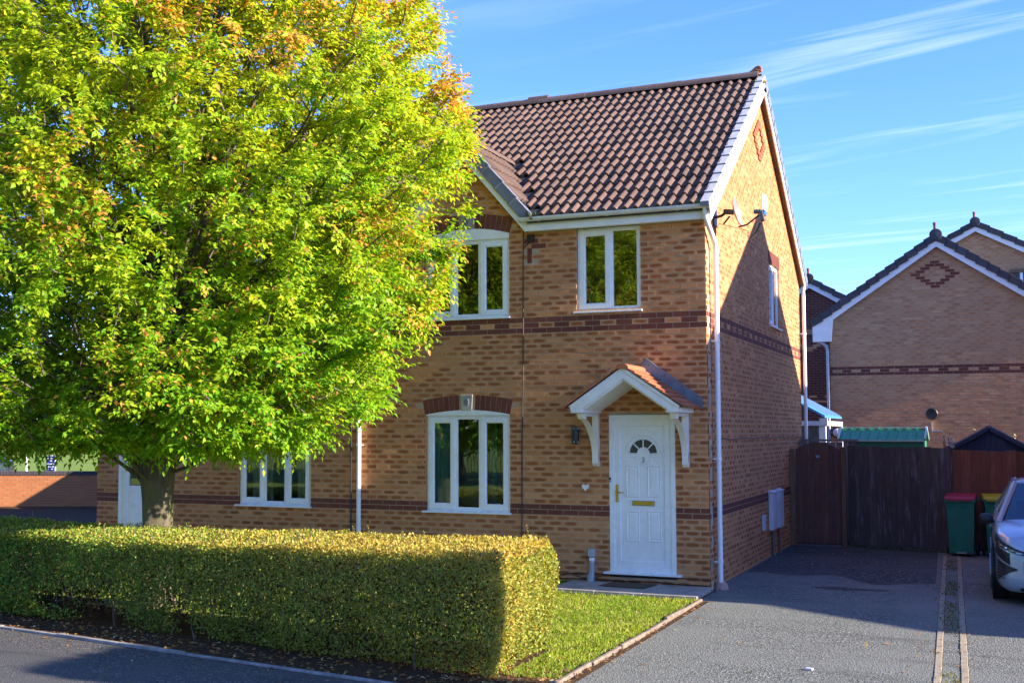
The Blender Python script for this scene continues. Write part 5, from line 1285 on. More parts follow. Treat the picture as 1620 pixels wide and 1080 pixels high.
for z in (-.095,.095):
    for a in (-2.6,-1.57,-.5):
        q = MB(); q.lathe([(0,0),(.012,.0),(.012,.008),(0,.010)], (.06*math.cos(a),-.075+.06*math.sin(a)-.004,z), 8, axis='y'); obj('screw', q, M['grey_plastic'], wlm)
q = MB(); q.box(-.035,.035,-.03,-.001,-.06,.06); obj('bracket', q, M['black'], wlm)
ht = thing('heart_ornament', 'white heart hanging on the bricks left of the door', 'ornament', (-1.69,0,1.32))
hp = []
for a in np.linspace(0,2*math.pi,33)[:-1]:
    hp.append((.0033*16*math.sin(a)**3, -.012, .0033*(13*math.cos(a)-5*math.cos(2*a)-2*math.cos(3*a)-math.cos(4*a))))
q = MB(); q.prism(hp,(0,-.016,0)); obj('heart', q, M['white_wood'], ht, bevel=.005)
q = MB(); q.tube([(0,-.014,.02),(.004,-.012,.10),(0,-.006,.165)], .0025, 5); obj('string', q, M['post'], ht)
vp = thing('pipe_cover', 'grey plastic pipe cover with a white label beside the doorstep', 'pipe', (-1.595,-0.06,0))
q = MB(); q.tube([(-.02,0,0),(-.015,0,.12),(0,0,.17),(.0,0,.24)], [.05,.05,.036,.036], 12); q.tube([(0,0,.24),(0,0,.375)], .036, 12); q.box(-.042,.042,-.04,.055,.385,.485); obj('pipe', q, M['grey_plastic'], vp, auto=True)
q = MB(); q.lathe([(.0375,-.022),(.0385,-.02),(.0385,.02),(.0375,.022)], (0,0,.345), 14); obj('label_band', q, M['white'], vp, auto=True)
q = MB(); q.tube([(-2.585,-.012,4.93),(-2.592,-.010,4.0),(-2.600,-.011,2.8),(-2.622,-.012,1.9),(-2.628,-.010,.9),(-2.64,-.012,.1)], .009, 6); q.box(-2.53,-2.42,-.03,-.002,4.79,4.88); q.tube([(-2.46,-.02,4.80),(-2.52,-.02,4.74),(-2.585,-.014,4.70)], .008, 6)
tag(obj('black_cable', q, M['black'], auto=True), 'black cable dropping down the front wall right of the bay of windows', 'cable')
q = MB()
q.tube([(-2.3,-.013,.06),(-2.128,-.013,.085),(-1.924,-.014,.14),(-1.7,-.013,.142),(-1.389,-.013,.150)], .006, 6); q.tube([(-1.40,-.013,.135),(-0.376,-.012,.145),(-0.1,-.012,.138),(-0.003,-.013,.140)], .006, 6)
q.tube([(-1.924,-.016,.138),(-1.80,-.016,.10),(-1.66,-.014,.072),(-1.536,-.014,.10),(-1.41,-.014,.148)], .006, 6)
q.tube([(-2.3,-.012,.05),(-2.074,-.012,.06),(-1.642,-.012,.075),(-1.1,-.012,.066),(-.755,-.012,.078),(-.364,-.012,.062),(-.003,-.012,.062)], .006, 6)
tag(obj('black_cable', q, M['black'], auto=True), 'black cables strung along the foot of the wall under the door', 'cable')
q = MB(); q.tube([(-5.36,-.012,4.9),(-5.365,-.012,2.0),(-5.37,-.012,.1)], .012, 6); tag(obj('black_cable', q, M['black'], auto=True), 'black cable beside the white downpipe between the two houses', 'cable')
dm = thing('door_mat', 'worn brown door mat on the slab below the door', 'mat', (-1.02,-0.34,0.052))
q = MB(); q.prism([(-.33,-.20,0),(.28,-.24,0),(.34,.20,0),(-.27,.23,0)],(0,0,.014)); obj('pile', q, simple('brown coir', (.10,.06,.035), 1.0, var=.4, vscale=40, bmp=.8, bscale=150), dm, bevel=.004)
q = MB(); q.prism([(-.345,-.212,-.001),(.292,-.252,-.001),(.352,.21,-.001),(-.282,.242,-.001)],(0,0,.006)); obj('backing', q, M['black'], dm)
# curtains and ornaments inside the windows
M['teal'] = simple('teal curtain', (.16,.42,.40), .9, var=.1); M['net'] = simple('pale net curtain', (.62,.62,.54), .95, var=.1)
curtain('curtain', 'teal curtain at the left of the ground floor window', -4.07,-3.74,.80,2.35,.15,M['teal'],4)
curtain('curtain', 'teal curtain edge in the middle of the ground floor window', -3.46,-3.36,.80,2.3,.9,M['teal'],2)
curtain('curtain', 'pale curtain at the left of the hidden house window', -7.22,-6.84,.80,2.35,.15,M['net'],5)
curtain('curtain', 'pale swagged curtain at the right of the hidden house window', -6.40,-6.02,.80,2.35,.15,M['net'],5)
v_ = thing('vase', 'tall white vase standing in the left house window', 'vase', (-6.62,.20,.93)); q = MB(); q.lathe([(.0,0),(.05,0),(.055,.03),(.04,.2),(.022,.38),(.026,.42),(0,.42)], (0,0,0), 14); obj('body', q, M['white'], v_, auto=True)
v_ = thing('dried_grass_vase', 'pale dried grasses in a vase behind the ground floor window', 'vase', (-2.98,.28,.93)); q = MB(); q.lathe([(0,0),(.06,0),(.08,.10),(.05,.2),(0,.2)], (0,0,0), 14); obj('body', q, M['dark_in'], v_, auto=True)
q = MB()
for i in range(40):
    a = random.uniform(0,6.28); r_ = random.uniform(.0,.13); q.bar((0,0,.15),(r_*math.cos(a),r_*math.sin(a)*.4,random.uniform(.3,.52)),.012,.010)
obj('grasses', q, simple('pampas', (.62,.53,.40), .9), v_)
q = MB(); q.box(-.75,.75,0,.75,0,.42); q.box(-.75,.75,.55,.75,.42,.80); q.box(-.75,-.58,0,.75,.42,.6); q.box(.58,.75,0,.75,.42,.6); tag(obj('sofa', q, M['dark_in'], bevel=.05, loc=(-3.45,.75,.13)), 'dark sofa seen dimly through the ground floor window', 'sofa')

# ------------------------------------------------------------------ vegetation (numpy)
def unit(a): return a/np.maximum(np.linalg.norm(a, axis=-1, keepdims=True), 1e-9)
def leaf_mesh(name, pos, axis, nrm, length, width, col, mat, simple_=False, droop=0.15, fold=0.22):
    n = len(pos); axis = unit(axis); side = unit(np.cross(axis, nrm)); up = np.cross(side, axis)
    L = length[:,None]; Wd = width[:,None]
    if simple_:
        V = np.stack([pos, pos+axis*L*.5+side*Wd*.5+up*Wd*fold, pos+axis*L-up*L*droop, pos+axis*L*.5-side*Wd*.5+up*Wd*fold], 1)
        F = np.array([[0,1,2],[0,2,3]][:])
    else:
        V = np.stack([pos,
            pos+axis*L*.42+side*Wd*.5+up*(Wd*fold-L*droop*.2), pos+axis*L*.45-up*L*droop*.2, pos+axis*L*.42-side*Wd*.5+up*(Wd*fold-L*droop*.2),
            pos+axis*L-up*L*droop], 1)
        F = np.array([[0,2,1],[0,3,2],[1,2,4],[2,3,4]])
    k, nf = V.shape[1], len(F)
    faces = (F[None]+ (np.arange(n)*k)[:,None,None]).reshape(-1)
    me = bpy.data.meshes.new(name); me.vertices.add(n*k); me.vertices.foreach_set('co', V.astype(np.float32).reshape(-1))
    me.loops.add(n*nf*3); me.loops.foreach_set('vertex_index', faces.astype(np.int32))
    me.polygons.add(n*nf); me.polygons.foreach_set('loop_start', np.arange(0, n*nf*3, 3, dtype=np.int32))
    me.update(calc_edges=True)
    c4 = np.concatenate([np.clip(col,0,1), np.ones((n,1))],1); at = me.attributes.new('col','FLOAT_COLOR','FACE')
    at.data.foreach_set('color', np.repeat(c4, nf, axis=0).astype(np.float32).reshape(-1))
    me.materials.append(mat)
    return me
def vnoise(p, s, seed=0):
    """smooth value noise, numpy"""
    q = p*s + seed*17.13; i = np.floor(q).astype(int); f = q-i; f = f*f*(3-2*f)
    def h(ix,iy,iz):
        n_ = (ix*374761393 + iy*668265263 + iz*2147483647 + seed*974711) & 0x7fffffff
        n_ = ((n_ ^ (n_ >> 13))*1274126177) & 0x7fffffff
        return (n_ & 0xffff)/65535.0
    r = 0
    for dx_ in (0,1):
        for dy_ in (0,1):
            for dz_ in (0,1):
                w = (f[:,0] if dx_ else 1-f[:,0])*(f[:,1] if dy_ else 1-f[:,1])*(f[:,2] if dz_ else 1-f[:,2])
                r = r + w*h(i[:,0]+dx_, i[:,1]+dy_, i[:,2]+dz_)
    return r
TREE = np.array([-5.80,-4.15,0.0])
RZ = np.array([[1.6,.6],[1.78,1.15],[2.1,2.15],[2.4,2.70],[3.0,3.12],[3.5,3.38],[4.1,3.74],[4.8,4.05],[5.4,4.12],[6.0,4.05],[6.7,3.86],[7.3,3.66],[8.0,3.35],[9.0,2.6],[9.8,1.7],[10.6,.25]])
def crown_r(z, ang):
    r = np.interp(z, RZ[:,0], RZ[:,1])*np.interp(z,[1.7,3,4.5,6.5,8],[1,.98,.945,.91,.90])
    left = np.clip(-np.cos(ang)+.15, 0, 1)
    lo = np.interp(z, [1.5,1.72,2.0,2.6,3.2],[.6,2.5,3.0,3.3,3.4])
    r = np.where(z < 3.2, r+(np.maximum(lo,r)-r)*left, r)
    back = np.clip(np.sin(ang),0,1); return r*(1-.08*back)
def tree_build():
    rg = np.random.default_rng(5)
    t = thing('hornbeam_tree', 'large spreading hornbeam turning yellow and orange, in front of the left house', 'tree', tuple(TREE))
    tr = MB(); n = 22; path_z = [0,.12,.4,.9,1.3,1.65,2.0,2.6,3.6,5.0,6.6,8.4]; rr = [.25,.20,.178,.168,.178,.215,.18,.14,.11,.08,.06,.03]
    rows = []
    for z,r_ in zip(path_z, rr):
        cx_, cy_ = .03*math.sin(z*1.3), .02*math.cos(z*1.7)
        rows.append([(cx_+r_*(1+.10*math.sin(3*a+z*.8)+.06*math.sin(5*a-z*1.4))*math.cos(a), cy_+r_*(1+.10*math.sin(3*a+z*.8)+.06*math.sin(5*a-z*1.4))*math.sin(a), z) for a in np.linspace(0,2*math.pi,n+1)[:-1]])
    tr.grid(rows, closed=True); trunk = obj('trunk', tr, M['bark'], t, smooth=True)
    limbs = MB(); secs = []; nl = 96
    zt = 1.75 + 8.4*((np.arange(nl)+.5)/nl)**0.95
    for i in range(nl):
        ang = i*2.39996 + rg.normal(0,.15); z1 = zt[i]; R1 = float(crown_r(np.array([z1]), np.array([ang]))[0])*.96
        zs = 1.32 + max(0, z1-1.9)*.26 + rg.normal(0,.12); zs = min(max(zs,1.2), 7.6)
        P0 = np.array([0,0,zs]); P2_ = np.array([R1*math.cos(ang), R1*math.sin(ang), z1])
        lift = .95
        P1 = np.array([R1*.42*math.cos(ang+rg.normal(0,.15)), R1*.42*math.sin(ang+rg.normal(0,.15)), zs+(z1-zs)*lift*.6 + (.0 if z1 > 3 else .45)])
        ts = np.linspace(0,1,9); pts = ((1-ts)**2)[:,None]*P0 + (2*ts*(1-ts))[:,None]*P1 + (ts**2)[:,None]*P2_
        pts[1:-1] += rg.normal(0,.035,(7,3)); rad = np.linspace(.030 if z1 > 2.6 else .026,.005,9)
        limbs.tube([tuple(p) for p in pts], list(rad), 6, caps=False)
        for j in range(17):
            tt = .24+.76*((j+rg.random())/17); k = min(7,int(tt*8)); f = tt*8-k; base = pts[k]*(1-f)+pts[k+1]*f; dirv = unit(pts[k+1]-pts[k])
            out = np.array([math.cos(ang),math.sin(ang),.0]); az = ang+rg.normal(0,1.0); d = unit(dirv*.55+np.array([math.cos(az),math.sin(az),0])*.75+np.array([0,0,rg.normal(.18,.35)]))
            Ls = rg.uniform(.45,1.15)*(1.0 if tt < .85 else .7)
            secs.append((base, d, Ls, ang))
    for i in range(2500):      # outer shell
        z1 = 1.8+8.3*rg.random()**.9; ang = rg.uniform(0,2*math.pi); R1 = float(crown_r(np.array([z1]),np.array([ang]))[0]); dep = rg.uniform(.05,1.5)
        b = np.array([(R1-dep)*math.cos(ang),(R1-dep)*math.sin(ang),z1-.25]); d = unit(np.array([math.cos(ang+rg.normal(0,.7)),math.sin(ang+rg.normal(0,.7)),0])*.6+np.array([0,0,rg.normal(.45,.35) if z1 > 2.8 else rg.normal(.05,.2)]))
        secs.append((b,d,rg.uniform(.4,.85),ang))
    limbs_o = obj('branches', limbs, M['bark'], t, smooth=True, kind='stuff')
    sm = MB(); LP, LA, LN, LL, LC = [], [], [], [], []
    for (b, d, Ls, ang) in secs:
        k = 5; ts = np.linspace(0,1,k); bend = np.array([0,0,-.16*Ls]) + rg.normal(0,.06,3)
        pts = b + d*Ls*ts[:,None] + bend*(ts**2)[:,None]
        # keep inside the crown outline
        a_ = np.arctan2(pts[:,1],pts[:,0]); rlim = crown_r(np.clip(pts[:,2],1.62,10.3), a_)*1.02; rp = np.hypot(pts[:,0],pts[:,1]); sc = np.minimum(1, rlim/np.maximum(rp,1e-6)); pts[:,0] *= sc; pts[:,1] *= sc
        pts[:,2] = np.maximum(pts[:,2], 1.90+.10*rg.random())
        mid = pts[2]; 
        if vnoise((mid+TREE)[None], .85, 3)[0] < .24 and rg.random() < .7: 
            if rg.random() < .5: sm.tube([tuple(p) for p in pts], [.010,.008,.006,.005,.003], 4, caps=False)
            continue
        sm.tube([tuple(p) for p in pts], [.010,.008,.006,.005,.003], 4, caps=False)
        hue = rg.normal(0,1); 
        hgt = np.clip((mid[2]-1.8)/6,0,1); right = np.clip((mid[0]+1.0)/4.5,0,1)
        patch = vnoise((mid+TREE)[None], 1.15, 8)[0]
        por = np.clip((patch-.50)*5,0,1)*(.03+.97*hgt**.8*(.02+.98*right**1.2)) 
        nt = 16
        for q in range(nt):
            u = .12+.88*(q+rg.random())/nt; kk = min(k-2,int(u*(k-1))); f = u*(k-1)-kk; o = pts[kk]*(1-f)+pts[kk+1]*f
            dv = unit(pts[kk+1]-pts[kk]); rnd = unit(rg.normal(0,1,3)); outw = unit(np.array([o[0],o[1],0])+1e-6)
            td = unit(dv*.55+rnd*.62+outw*.45+np.array([0,0,.10])); tl = rg.uniform(.16,.34)
            nlv = 8
            s = (np.arange(nlv)+.6)/nlv; tp = o + td*tl*s[:,None] + np.array([0,0,-.14*tl])*(s**2)[:,None]
            sidev = unit(np.cross(td, np.array([0,0,1.0]))+rg.normal(0,.15,3)); sg = np.where(np.arange(nlv)%2==0,1,-1)[:,None]
            ax = td*.55+sidev*sg*.75+np.array([0,0,-.38])+rg.normal(0,.28,(nlv,3)); ax[-1] = td+np.array([0,0,-.3])
            nr = np.array([0,0,1.0])+outw*.45+rg.normal(0,.42,(nlv,3))
            LP.append(tp); LA.append(ax); LN.append(nr); LL.append(rg.uniform(.045,.090,nlv))
            g = np.clip(.08+.47*hgt+.10*hue+rg.normal(0,.16,(nlv,1)),0,1)
            green = np.array([.15,.36,.016]); yel = np.array([.68,.63,.025])
            c = green*(1-g)+yel*g
            o_ = (rg.random((nlv,1)) < por*.85)|(rg.random((nlv,1)) < .004)
            org = np.array([.60,.29,.055])*(1+rg.normal(0,.18,(nlv,1))) + np.array([.03,.06,.03])*rg.random((nlv,1)); c = np.where(o_, org, c)*(1+rg.normal(0,.12,(nlv,1)))
            LC.append(c)
    obj('twigs', sm, M['twig'], t, smooth=True, fix=False, kind='stuff')
    P_, A_, N_, L_, C_ = np.concatenate(LP), np.concatenate(LA), np.concatenate(LN), np.concatenate(LL), np.concatenate(LC)
    me = leaf_mesh('crown', P_, A_, N_, L_, L_*.56, C_, M['leaf'])
    o = bpy.data.objects.new('crown', me); COL.objects.link(o); o.parent = t; o['kind'] = 'stuff'
    print('TREE_LEAVES', len(P_))
    return t
tree_build()

_p = SHADE_BLOCKER[1]; _n = len(_p); _o = bpy.data.objects.new('foliage', leaf_mesh('foliage', _p, RNG.normal(0,1,(_n,3)), RNG.normal(0,1,(_n,3)), RNG.uniform(.08,.16,_n), RNG.uniform(.05,.09,_n), np.array([.05,.10,.03])*(1+RNG.normal(0,.2,(_n,1))), M['hedge_leaf'], simple_=True)); COL.objects.link(_o); _o.parent = SHADE_BLOCKER[0]; _o['kind'] = 'stuff'
# hedge: runs beside the footway edging, from the drive towards the left
HB = math.atan(0.166); HU = np.array([-math.cos(HB), math.sin(HB), 0]); HV = np.array([-0.03, 0.9995, 0])   # along, and into the garden
H0 = np.array([-0.40,-6.62,0.0]); HLEN = 11.5; HD = 1.5
def htop(s): return np.interp(s, [0,.4,3,5.5,7,12], [1.075,1.06,.99,.945,.925,.92])
def hedge_build():
    rg = np.random.default_rng(21)
    t = thing('garden_hedge', 'clipped hedge between the footway and lawn, golden tips and painted sunlight towards its right end', 'hedge', tuple(H0))
    P_, N_ = [], []; S_ = []
    def bulge(p): return (vnoise(p,1.7,4)-.5)*.19 + (vnoise(p,6.0,5)-.5)*.085
    def addf(n, gen):
        a, b = rg.random(n), rg.random(n); p, nr, s = gen(a,b); P_.append(p); N_.append(nr); S_.append(s)
    def front(a,b):
        s = a*HLEN; z = .02+(htop(s)-.02)*b; p = HU*s[:,None]+np.array([0,0,1])*z[:,None]; p = p - HV*((.05*np.sin(b*math.pi))[:,None]+ (.0+bulge(p))[:,None]) + HV*(np.clip(.3-z,0,1)*.45)[:,None]; return p, np.tile(-HV,(len(a),1)), s
    def back(a,b):
        s = a*HLEN; z = .06+(htop(s)-.06)*b; p = HU*s[:,None]+np.array([0,0,1])*z[:,None]+HV*HD; p = p + HV*bulge(p)[:,None]; return p, np.tile(HV,(len(a),1)), s
    def topf(a,b):
        s = a*HLEN; p = HU*s[:,None]+HV*(b*HD)[:,None]; z = htop(s)+bulge(p)*.55-.05*(np.clip(.1-b,0,1)*10)**2*.5; p = p+np.array([0,0,1])*z[:,None]; return p, np.tile(np.array([0,0,1.0]),(len(a),1)), s
    def end(a,b):
        z = .05+1.02*b; p = HV*(a*HD)[:,None]+np.array([0,0,1])*z[:,None]; p = p - HU*((.06*np.sin(b*math.pi*.9)-.10*np.clip(.5-b,0,1)+0*z)[:,None]+bulge(p+3)[:,None]); return p, np.tile(-HU,(len(a),1)), np.zeros(len(a))
    addf(74000, front); addf(20000, back); addf(62000, topf); addf(18000, end)
    P_ = np.concatenate(P_); N_ = np.concatenate(N_); S_ = np.concatenate(S_)
    P_ = P_ - N_*(rg.random((len(P_),1))**1.5*.11)
    z = P_[:,2]; s = (P_@HU)
    # thin, leggy places
    dens = np.ones(len(P_)); low = np.clip((.34-z)/.30,0,1); dens -= low*.22
    gap = np.exp(-((s-5.05)/.55)**2)*np.clip((.62-z)/.25,0,1)*(z>.0); gap2 = np.exp(-((s-3.75)/.22)**2)*np.clip((.55-z)/.2,0,1)
    dens -= .93*np.clip(gap+gap2,0,1)
    dens -= np.clip((vnoise(P_,3.0,9)-.62)*3,0,.7)*np.clip(s/6,0,1)
    keep = rg.random(len(P_)) < dens; P_, N_, s, z = P_[keep], N_[keep], s[keep], z[keep]
    n = len(P_); ax = N_*.55+rg.normal(0,.6,(n,3))+np.array([0,0,.35]); nr = N_+rg.normal(0,.6,(n,3))
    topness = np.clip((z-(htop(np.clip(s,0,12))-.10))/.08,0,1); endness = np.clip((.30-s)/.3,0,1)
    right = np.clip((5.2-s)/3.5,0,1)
    pgold = np.clip(topness*(.10+.75*right)+endness*.42+.04,0,.92); gold = rg.random(n) < pgold  # gold gathers on the sunny top and end: golden tips plus sunlight in colour
    olive = np.array([.26,.30,.05]); dkg = np.array([.11,.235,.03]); c = olive*right[:,None]+dkg*(1-right[:,None])  # darker green to the left: another plant plus the tree's shade in its colour
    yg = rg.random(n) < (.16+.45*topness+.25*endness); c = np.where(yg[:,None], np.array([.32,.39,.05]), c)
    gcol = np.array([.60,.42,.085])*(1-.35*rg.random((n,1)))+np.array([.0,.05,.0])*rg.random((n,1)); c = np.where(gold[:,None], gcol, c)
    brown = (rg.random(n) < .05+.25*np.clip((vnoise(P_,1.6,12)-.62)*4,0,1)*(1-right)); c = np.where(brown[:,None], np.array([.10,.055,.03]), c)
    c = c*(1+rg.normal(0,.18,(n,1)))
    L_ = rg.uniform(.020,.036,n); L_ = np.where(topness > .5, L_*1.1, L_)
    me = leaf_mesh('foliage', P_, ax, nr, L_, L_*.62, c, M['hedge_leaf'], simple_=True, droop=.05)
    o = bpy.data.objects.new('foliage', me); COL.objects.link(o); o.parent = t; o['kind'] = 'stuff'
    # loose shoots above the clipped top
    sh = MB(); LP, LA, LC = [], [], []
    for i in range(330):
        s_ = rg.uniform(0,HLEN*.85); v_ = rg.uniform(.02,HD); b = HU*s_+HV*v_+np.array([0,0,htop(s_)-.03]); h = rg.uniform(.03,.085)*(1.9 if rg.random() < .08 else 1); e = b+np.array([rg.normal(0,.025),rg.normal(0,.025),h])
        sh.tube([tuple(b),tuple(e)], [.003,.002], 4, caps=False)
        for q in range(7): LP.append(b+(e-b)*(q+1)/7); LA.append(np.array([rg.normal(0,1),rg.normal(0,1),.6])); LC.append(np.array([.46,.34,.06]) if rg.random() < .6-.06*s_ else np.array([.20,.25,.035]))
    for (s_, v_) in ((6.15,.3),(4.6,.25),(1.95,1.2),(2.55,.8)):
        b = HU*s_+HV*v_+np.array([0,0,htop(s_)-.02]); 
        for q in range(3): e = b+np.array([rg.normal(0,.10),rg.normal(0,.05),rg.uniform(.08,.16)]); sh.tube([tuple(b),tuple((b+e)/2+rg.normal(0,.015,3)),tuple(e)], [.004,.003,.002], 4, caps=False)
    obj('shoots', sh, M['twig'], t, fix=False, kind='stuff')
    LP, LA, LC = np.array(LP), np.array(LA), np.array(LC); me = leaf_mesh('tips', LP, LA, rg.normal(0,1,(len(LP),3)), rg.uniform(.018,.03,len(LP)), rg.uniform(.011,.017,len(LP)), LC, M['hedge_leaf'], simple_=True)
    o = bpy.data.objects.new('shoot_leaves', me); COL.objects.link(o); o.parent = t; o['kind'] = 'stuff'
    # twiggy heart and stems
    tw = MB()
    for i in range(1300):
        s_ = rg.uniform(.08,HLEN); v_ = rg.uniform(.10,HD-.1); zt_ = htop(s_)-.07; z0_ = 0 if i < 110 else rg.uniform(.15,zt_*.6)
        b = HU*s_+HV*v_+np.array([0,0,z0_]); e = HU*(s_+rg.normal(0,.10))+HV*np.clip(v_+rg.normal(0,.10),.04,HD-.04)+np.array([0,0,min(zt_, z0_+rg.uniform(.25,.7))])
        tw.tube([tuple(b),tuple((b+e)/2+rg.normal(0,.03,3)),tuple(e)], [.010,.007,.003] if i < 110 else [.005,.004,.002], 4, caps=False)
    obj('stems', tw, M['twig'], t, fix=False, kind='stuff')
    # inner dead leaf layer that blocks most of the view through
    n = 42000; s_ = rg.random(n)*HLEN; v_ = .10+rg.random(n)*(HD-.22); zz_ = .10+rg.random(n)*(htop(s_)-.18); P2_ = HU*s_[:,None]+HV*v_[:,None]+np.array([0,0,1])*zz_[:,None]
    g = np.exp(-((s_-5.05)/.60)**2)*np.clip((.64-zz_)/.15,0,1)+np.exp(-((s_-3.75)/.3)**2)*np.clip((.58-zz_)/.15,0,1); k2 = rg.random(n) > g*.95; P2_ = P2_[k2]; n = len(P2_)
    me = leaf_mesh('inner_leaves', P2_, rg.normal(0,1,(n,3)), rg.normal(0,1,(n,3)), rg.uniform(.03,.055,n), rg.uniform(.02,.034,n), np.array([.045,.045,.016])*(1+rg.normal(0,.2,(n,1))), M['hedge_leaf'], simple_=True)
    o = bpy.data.objects.new('inner_leaves', me); COL.objects.link(o); o.parent = t; o['kind'] = 'stuff'
    return t
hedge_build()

# grass of the lawn
def grass_build():
    rg = np.random.default_rng(3); n = 165000
    x = np.where(rg.random(n) < .62, rg.uniform(-2.6,.10,n), rg.uniform(-9.5,-2.0,n)); y = rg.uniform(-6.35,-.02,n)
    hy = -5.0 + .166*(-(x+.42)) - .08
    ok = (y > hy) | ((x > -.44) & (y > -6.3)); ok &= (y < -1.06)|(x < -1.86)
    edge = .02*np.sin(y*9)+.015*np.sin(y*23); ok &= x < .075+edge
    x, y = x[ok], y[ok]; n = len(x)
    pch = vnoise(np.stack([x,y,0*x],1), 1.7, 2); bare = vnoise(np.stack([x,y,0*x],1), 2.6, 7)
    k = rg.random(n) > np.clip((bare-.60)*4,0,.8); x,y,pch = x[k],y[k],pch[k]; n = len(x)
    P_ = np.stack([x,y,np.zeros(n)],1); ax = np.stack([rg.normal(0,.55,n),rg.normal(0,.55,n),np.ones(n)],1); nr = np.stack([rg.normal(0,1,n),rg.normal(0,1,n),.2*np.ones(n)],1)
    c = np.array([.19,.34,.02])*(1-pch[:,None])+np.array([.36,.44,.05])*pch[:,None]; dry = rg.random(n) < .16; c = np.where(dry[:,None], np.array([.50,.42,.17]), c); c *= 1+rg.normal(0,.18,(n,1))
    L_ = rg.uniform(.022,.055,n)*(1+.5*(pch-.5)); me = leaf_mesh('lawn_grass', P_, ax, nr, L_, np.full(n,.0052), c, M['grass_blade'], simple_=True, droop=.25, fold=.1)
    o = bpy.data.objects.new('lawn_grass', me); COL.objects.link(o); o['kind'] = 'stuff'; tag(o, 'short green lawn grass between the hedge and the house', 'grass', kind='stuff')
grass_build()
def litter_build():
    rg = np.random.default_rng(9); pts = []
    def add(n, f): 
        for _ in range(n): pts.append(f())
    add(900, lambda: (lambda x: (x, kx(x)+rg.uniform(.05,.65), .012))(rg.uniform(-9,.05)))
    add(60, lambda: (lambda x: (x, kx(x)-abs(rg.normal(0,.5)), .004))(rg.uniform(-7,.0)))
    add(170, lambda: (.13+rg.normal(0,.05), rg.uniform(-7.1,-1.0), .012))
    add(420, lambda: (rg.uniform(-.9,.08), rg.uniform(-6.9,-5.9), .015))
    add(90, lambda: (rg.uniform(-2,.08), rg.uniform(-6,-1.2), .03))
    add(80, lambda: (rg.uniform(.25,4.5), rg.uniform(-7,6), .006))
    add(60, lambda: (rg.choice([2.72,2.90,3.12])+rg.normal(0,.03), rg.uniform(-6,5.5), .008))
    P_ = np.array(pts); n = len(P_); c = np.array([[.36,.17,.05],[.42,.26,.09],[.22,.10,.04],[.50,.38,.20]])[rg.integers(0,4,n)]*(1+rg.normal(0,.2,(n,1)))
    me = leaf_mesh('fallen_leaves', P_, np.stack([rg.normal(0,1,n),rg.normal(0,1,n),.25*rg.random(n)],1), np.stack([rg.normal(0,.35,n),rg.normal(0,.35,n),np.ones(n)],1), rg.uniform(.03,.065,n), rg.uniform(.018,.036,n), c, M['hedge_leaf'])
    o = bpy.data.objects.new('fallen_leaves', me); COL.objects.link(o); tag(o, 'brown fallen leaves scattered along the hedge foot and drive edge', 'leaves', kind='stuff')
    n = 1500; xs = np.where(rg.random(n) < .5, 2.90-.028*0, 2.90)+rg.normal(0,.055,n); y = rg.uniform(-5.5,6,n); xs = xs-.028*(y-.27); m_ = vnoise(np.stack([xs*.3,y,0*y],1),1.3,4) > .5; xs,y = xs[m_],y[m_]; n = len(y)
    me = leaf_mesh('moss_and_weeds', np.stack([xs,y,np.full(n,.002)],1), np.stack([rg.normal(0,.7,n),rg.normal(0,.7,n),np.ones(n)],1), rg.normal(0,1,(n,3)), rg.uniform(.012,.04,n), rg.uniform(.008,.014,n), np.array([.17,.17,.03])*(1+rg.normal(0,.25,(n,1))), M['grass_blade'], simple_=True)
    o = bpy.data.objects.new('moss_and_weeds', me); COL.objects.link(o); tag(o, 'moss and small weeds between the two pale divider strips', 'weeds', kind='stuff')
    n = 900; a = rg.random(n); 
    xs = np.concatenate([rg.uniform(-2.3,0,300), rg.normal(.0,.05,60), rg.uniform(.9,2.7,540)]); y = np.concatenate([rg.uniform(-.03,0,300)-.02, rg.uniform(-.3,-.05,60), np.full(540,0.)]); y[360:] = 7.08-(xs[360:]-1.0)*.22-.03+rg.normal(0,.02,540)
    me = leaf_mesh('wall_weeds', np.stack([xs,y,np.full(n,.0)],1), np.stack([rg.normal(0,.6,n),rg.normal(0,.6,n),np.ones(n)],1), rg.normal(0,1,(n,3)), rg.uniform(.02,.07,n), rg.uniform(.008,.014,n), np.array([.08,.13,.02])*(1+rg.normal(0,.25,(n,1))), M['grass_blade'], simple_=True)
    o = bpy.data.objects.new('wall_weeds', me); COL.objects.link(o); tag(o, 'small weeds rooted along the foot of the wall and dark fence', 'weeds', kind='stuff')
litter_build()
def wood_build():
    rg = np.random.default_rng(31); n = 26000; x = rg.uniform(-150,-30,n); d_ = rg.uniform(0,14,n); y = 95+.15*(x+30)+d_; h = 6+5*vnoise(np.stack([x,0*x,0*x],1),.09,3)+3*vnoise(np.stack([x,0*x,0*x],1),.3,5); z = h*rg.random(n)**.7
    c = np.array([.05,.09,.02])*(1+rg.normal(0,.25,(n,1)))+np.array([.08,.05,.0])*(vnoise(np.stack([x,y,z],1),.12,4)[:,None])
    o = bpy.data.objects.new('distant_trees', leaf_mesh('distant_trees', np.stack([x,y,z],1), rg.normal(0,1,(n,3)), rg.normal(0,1,(n,3)), rg.uniform(.9,1.7,n), rg.uniform(.6,1.1,n), c, M['leaf'], simple_=True)); COL.objects.link(o)
    tag(o, 'distant belt of trees beyond the grass on the far left', 'trees', kind='stuff')
wood_build()
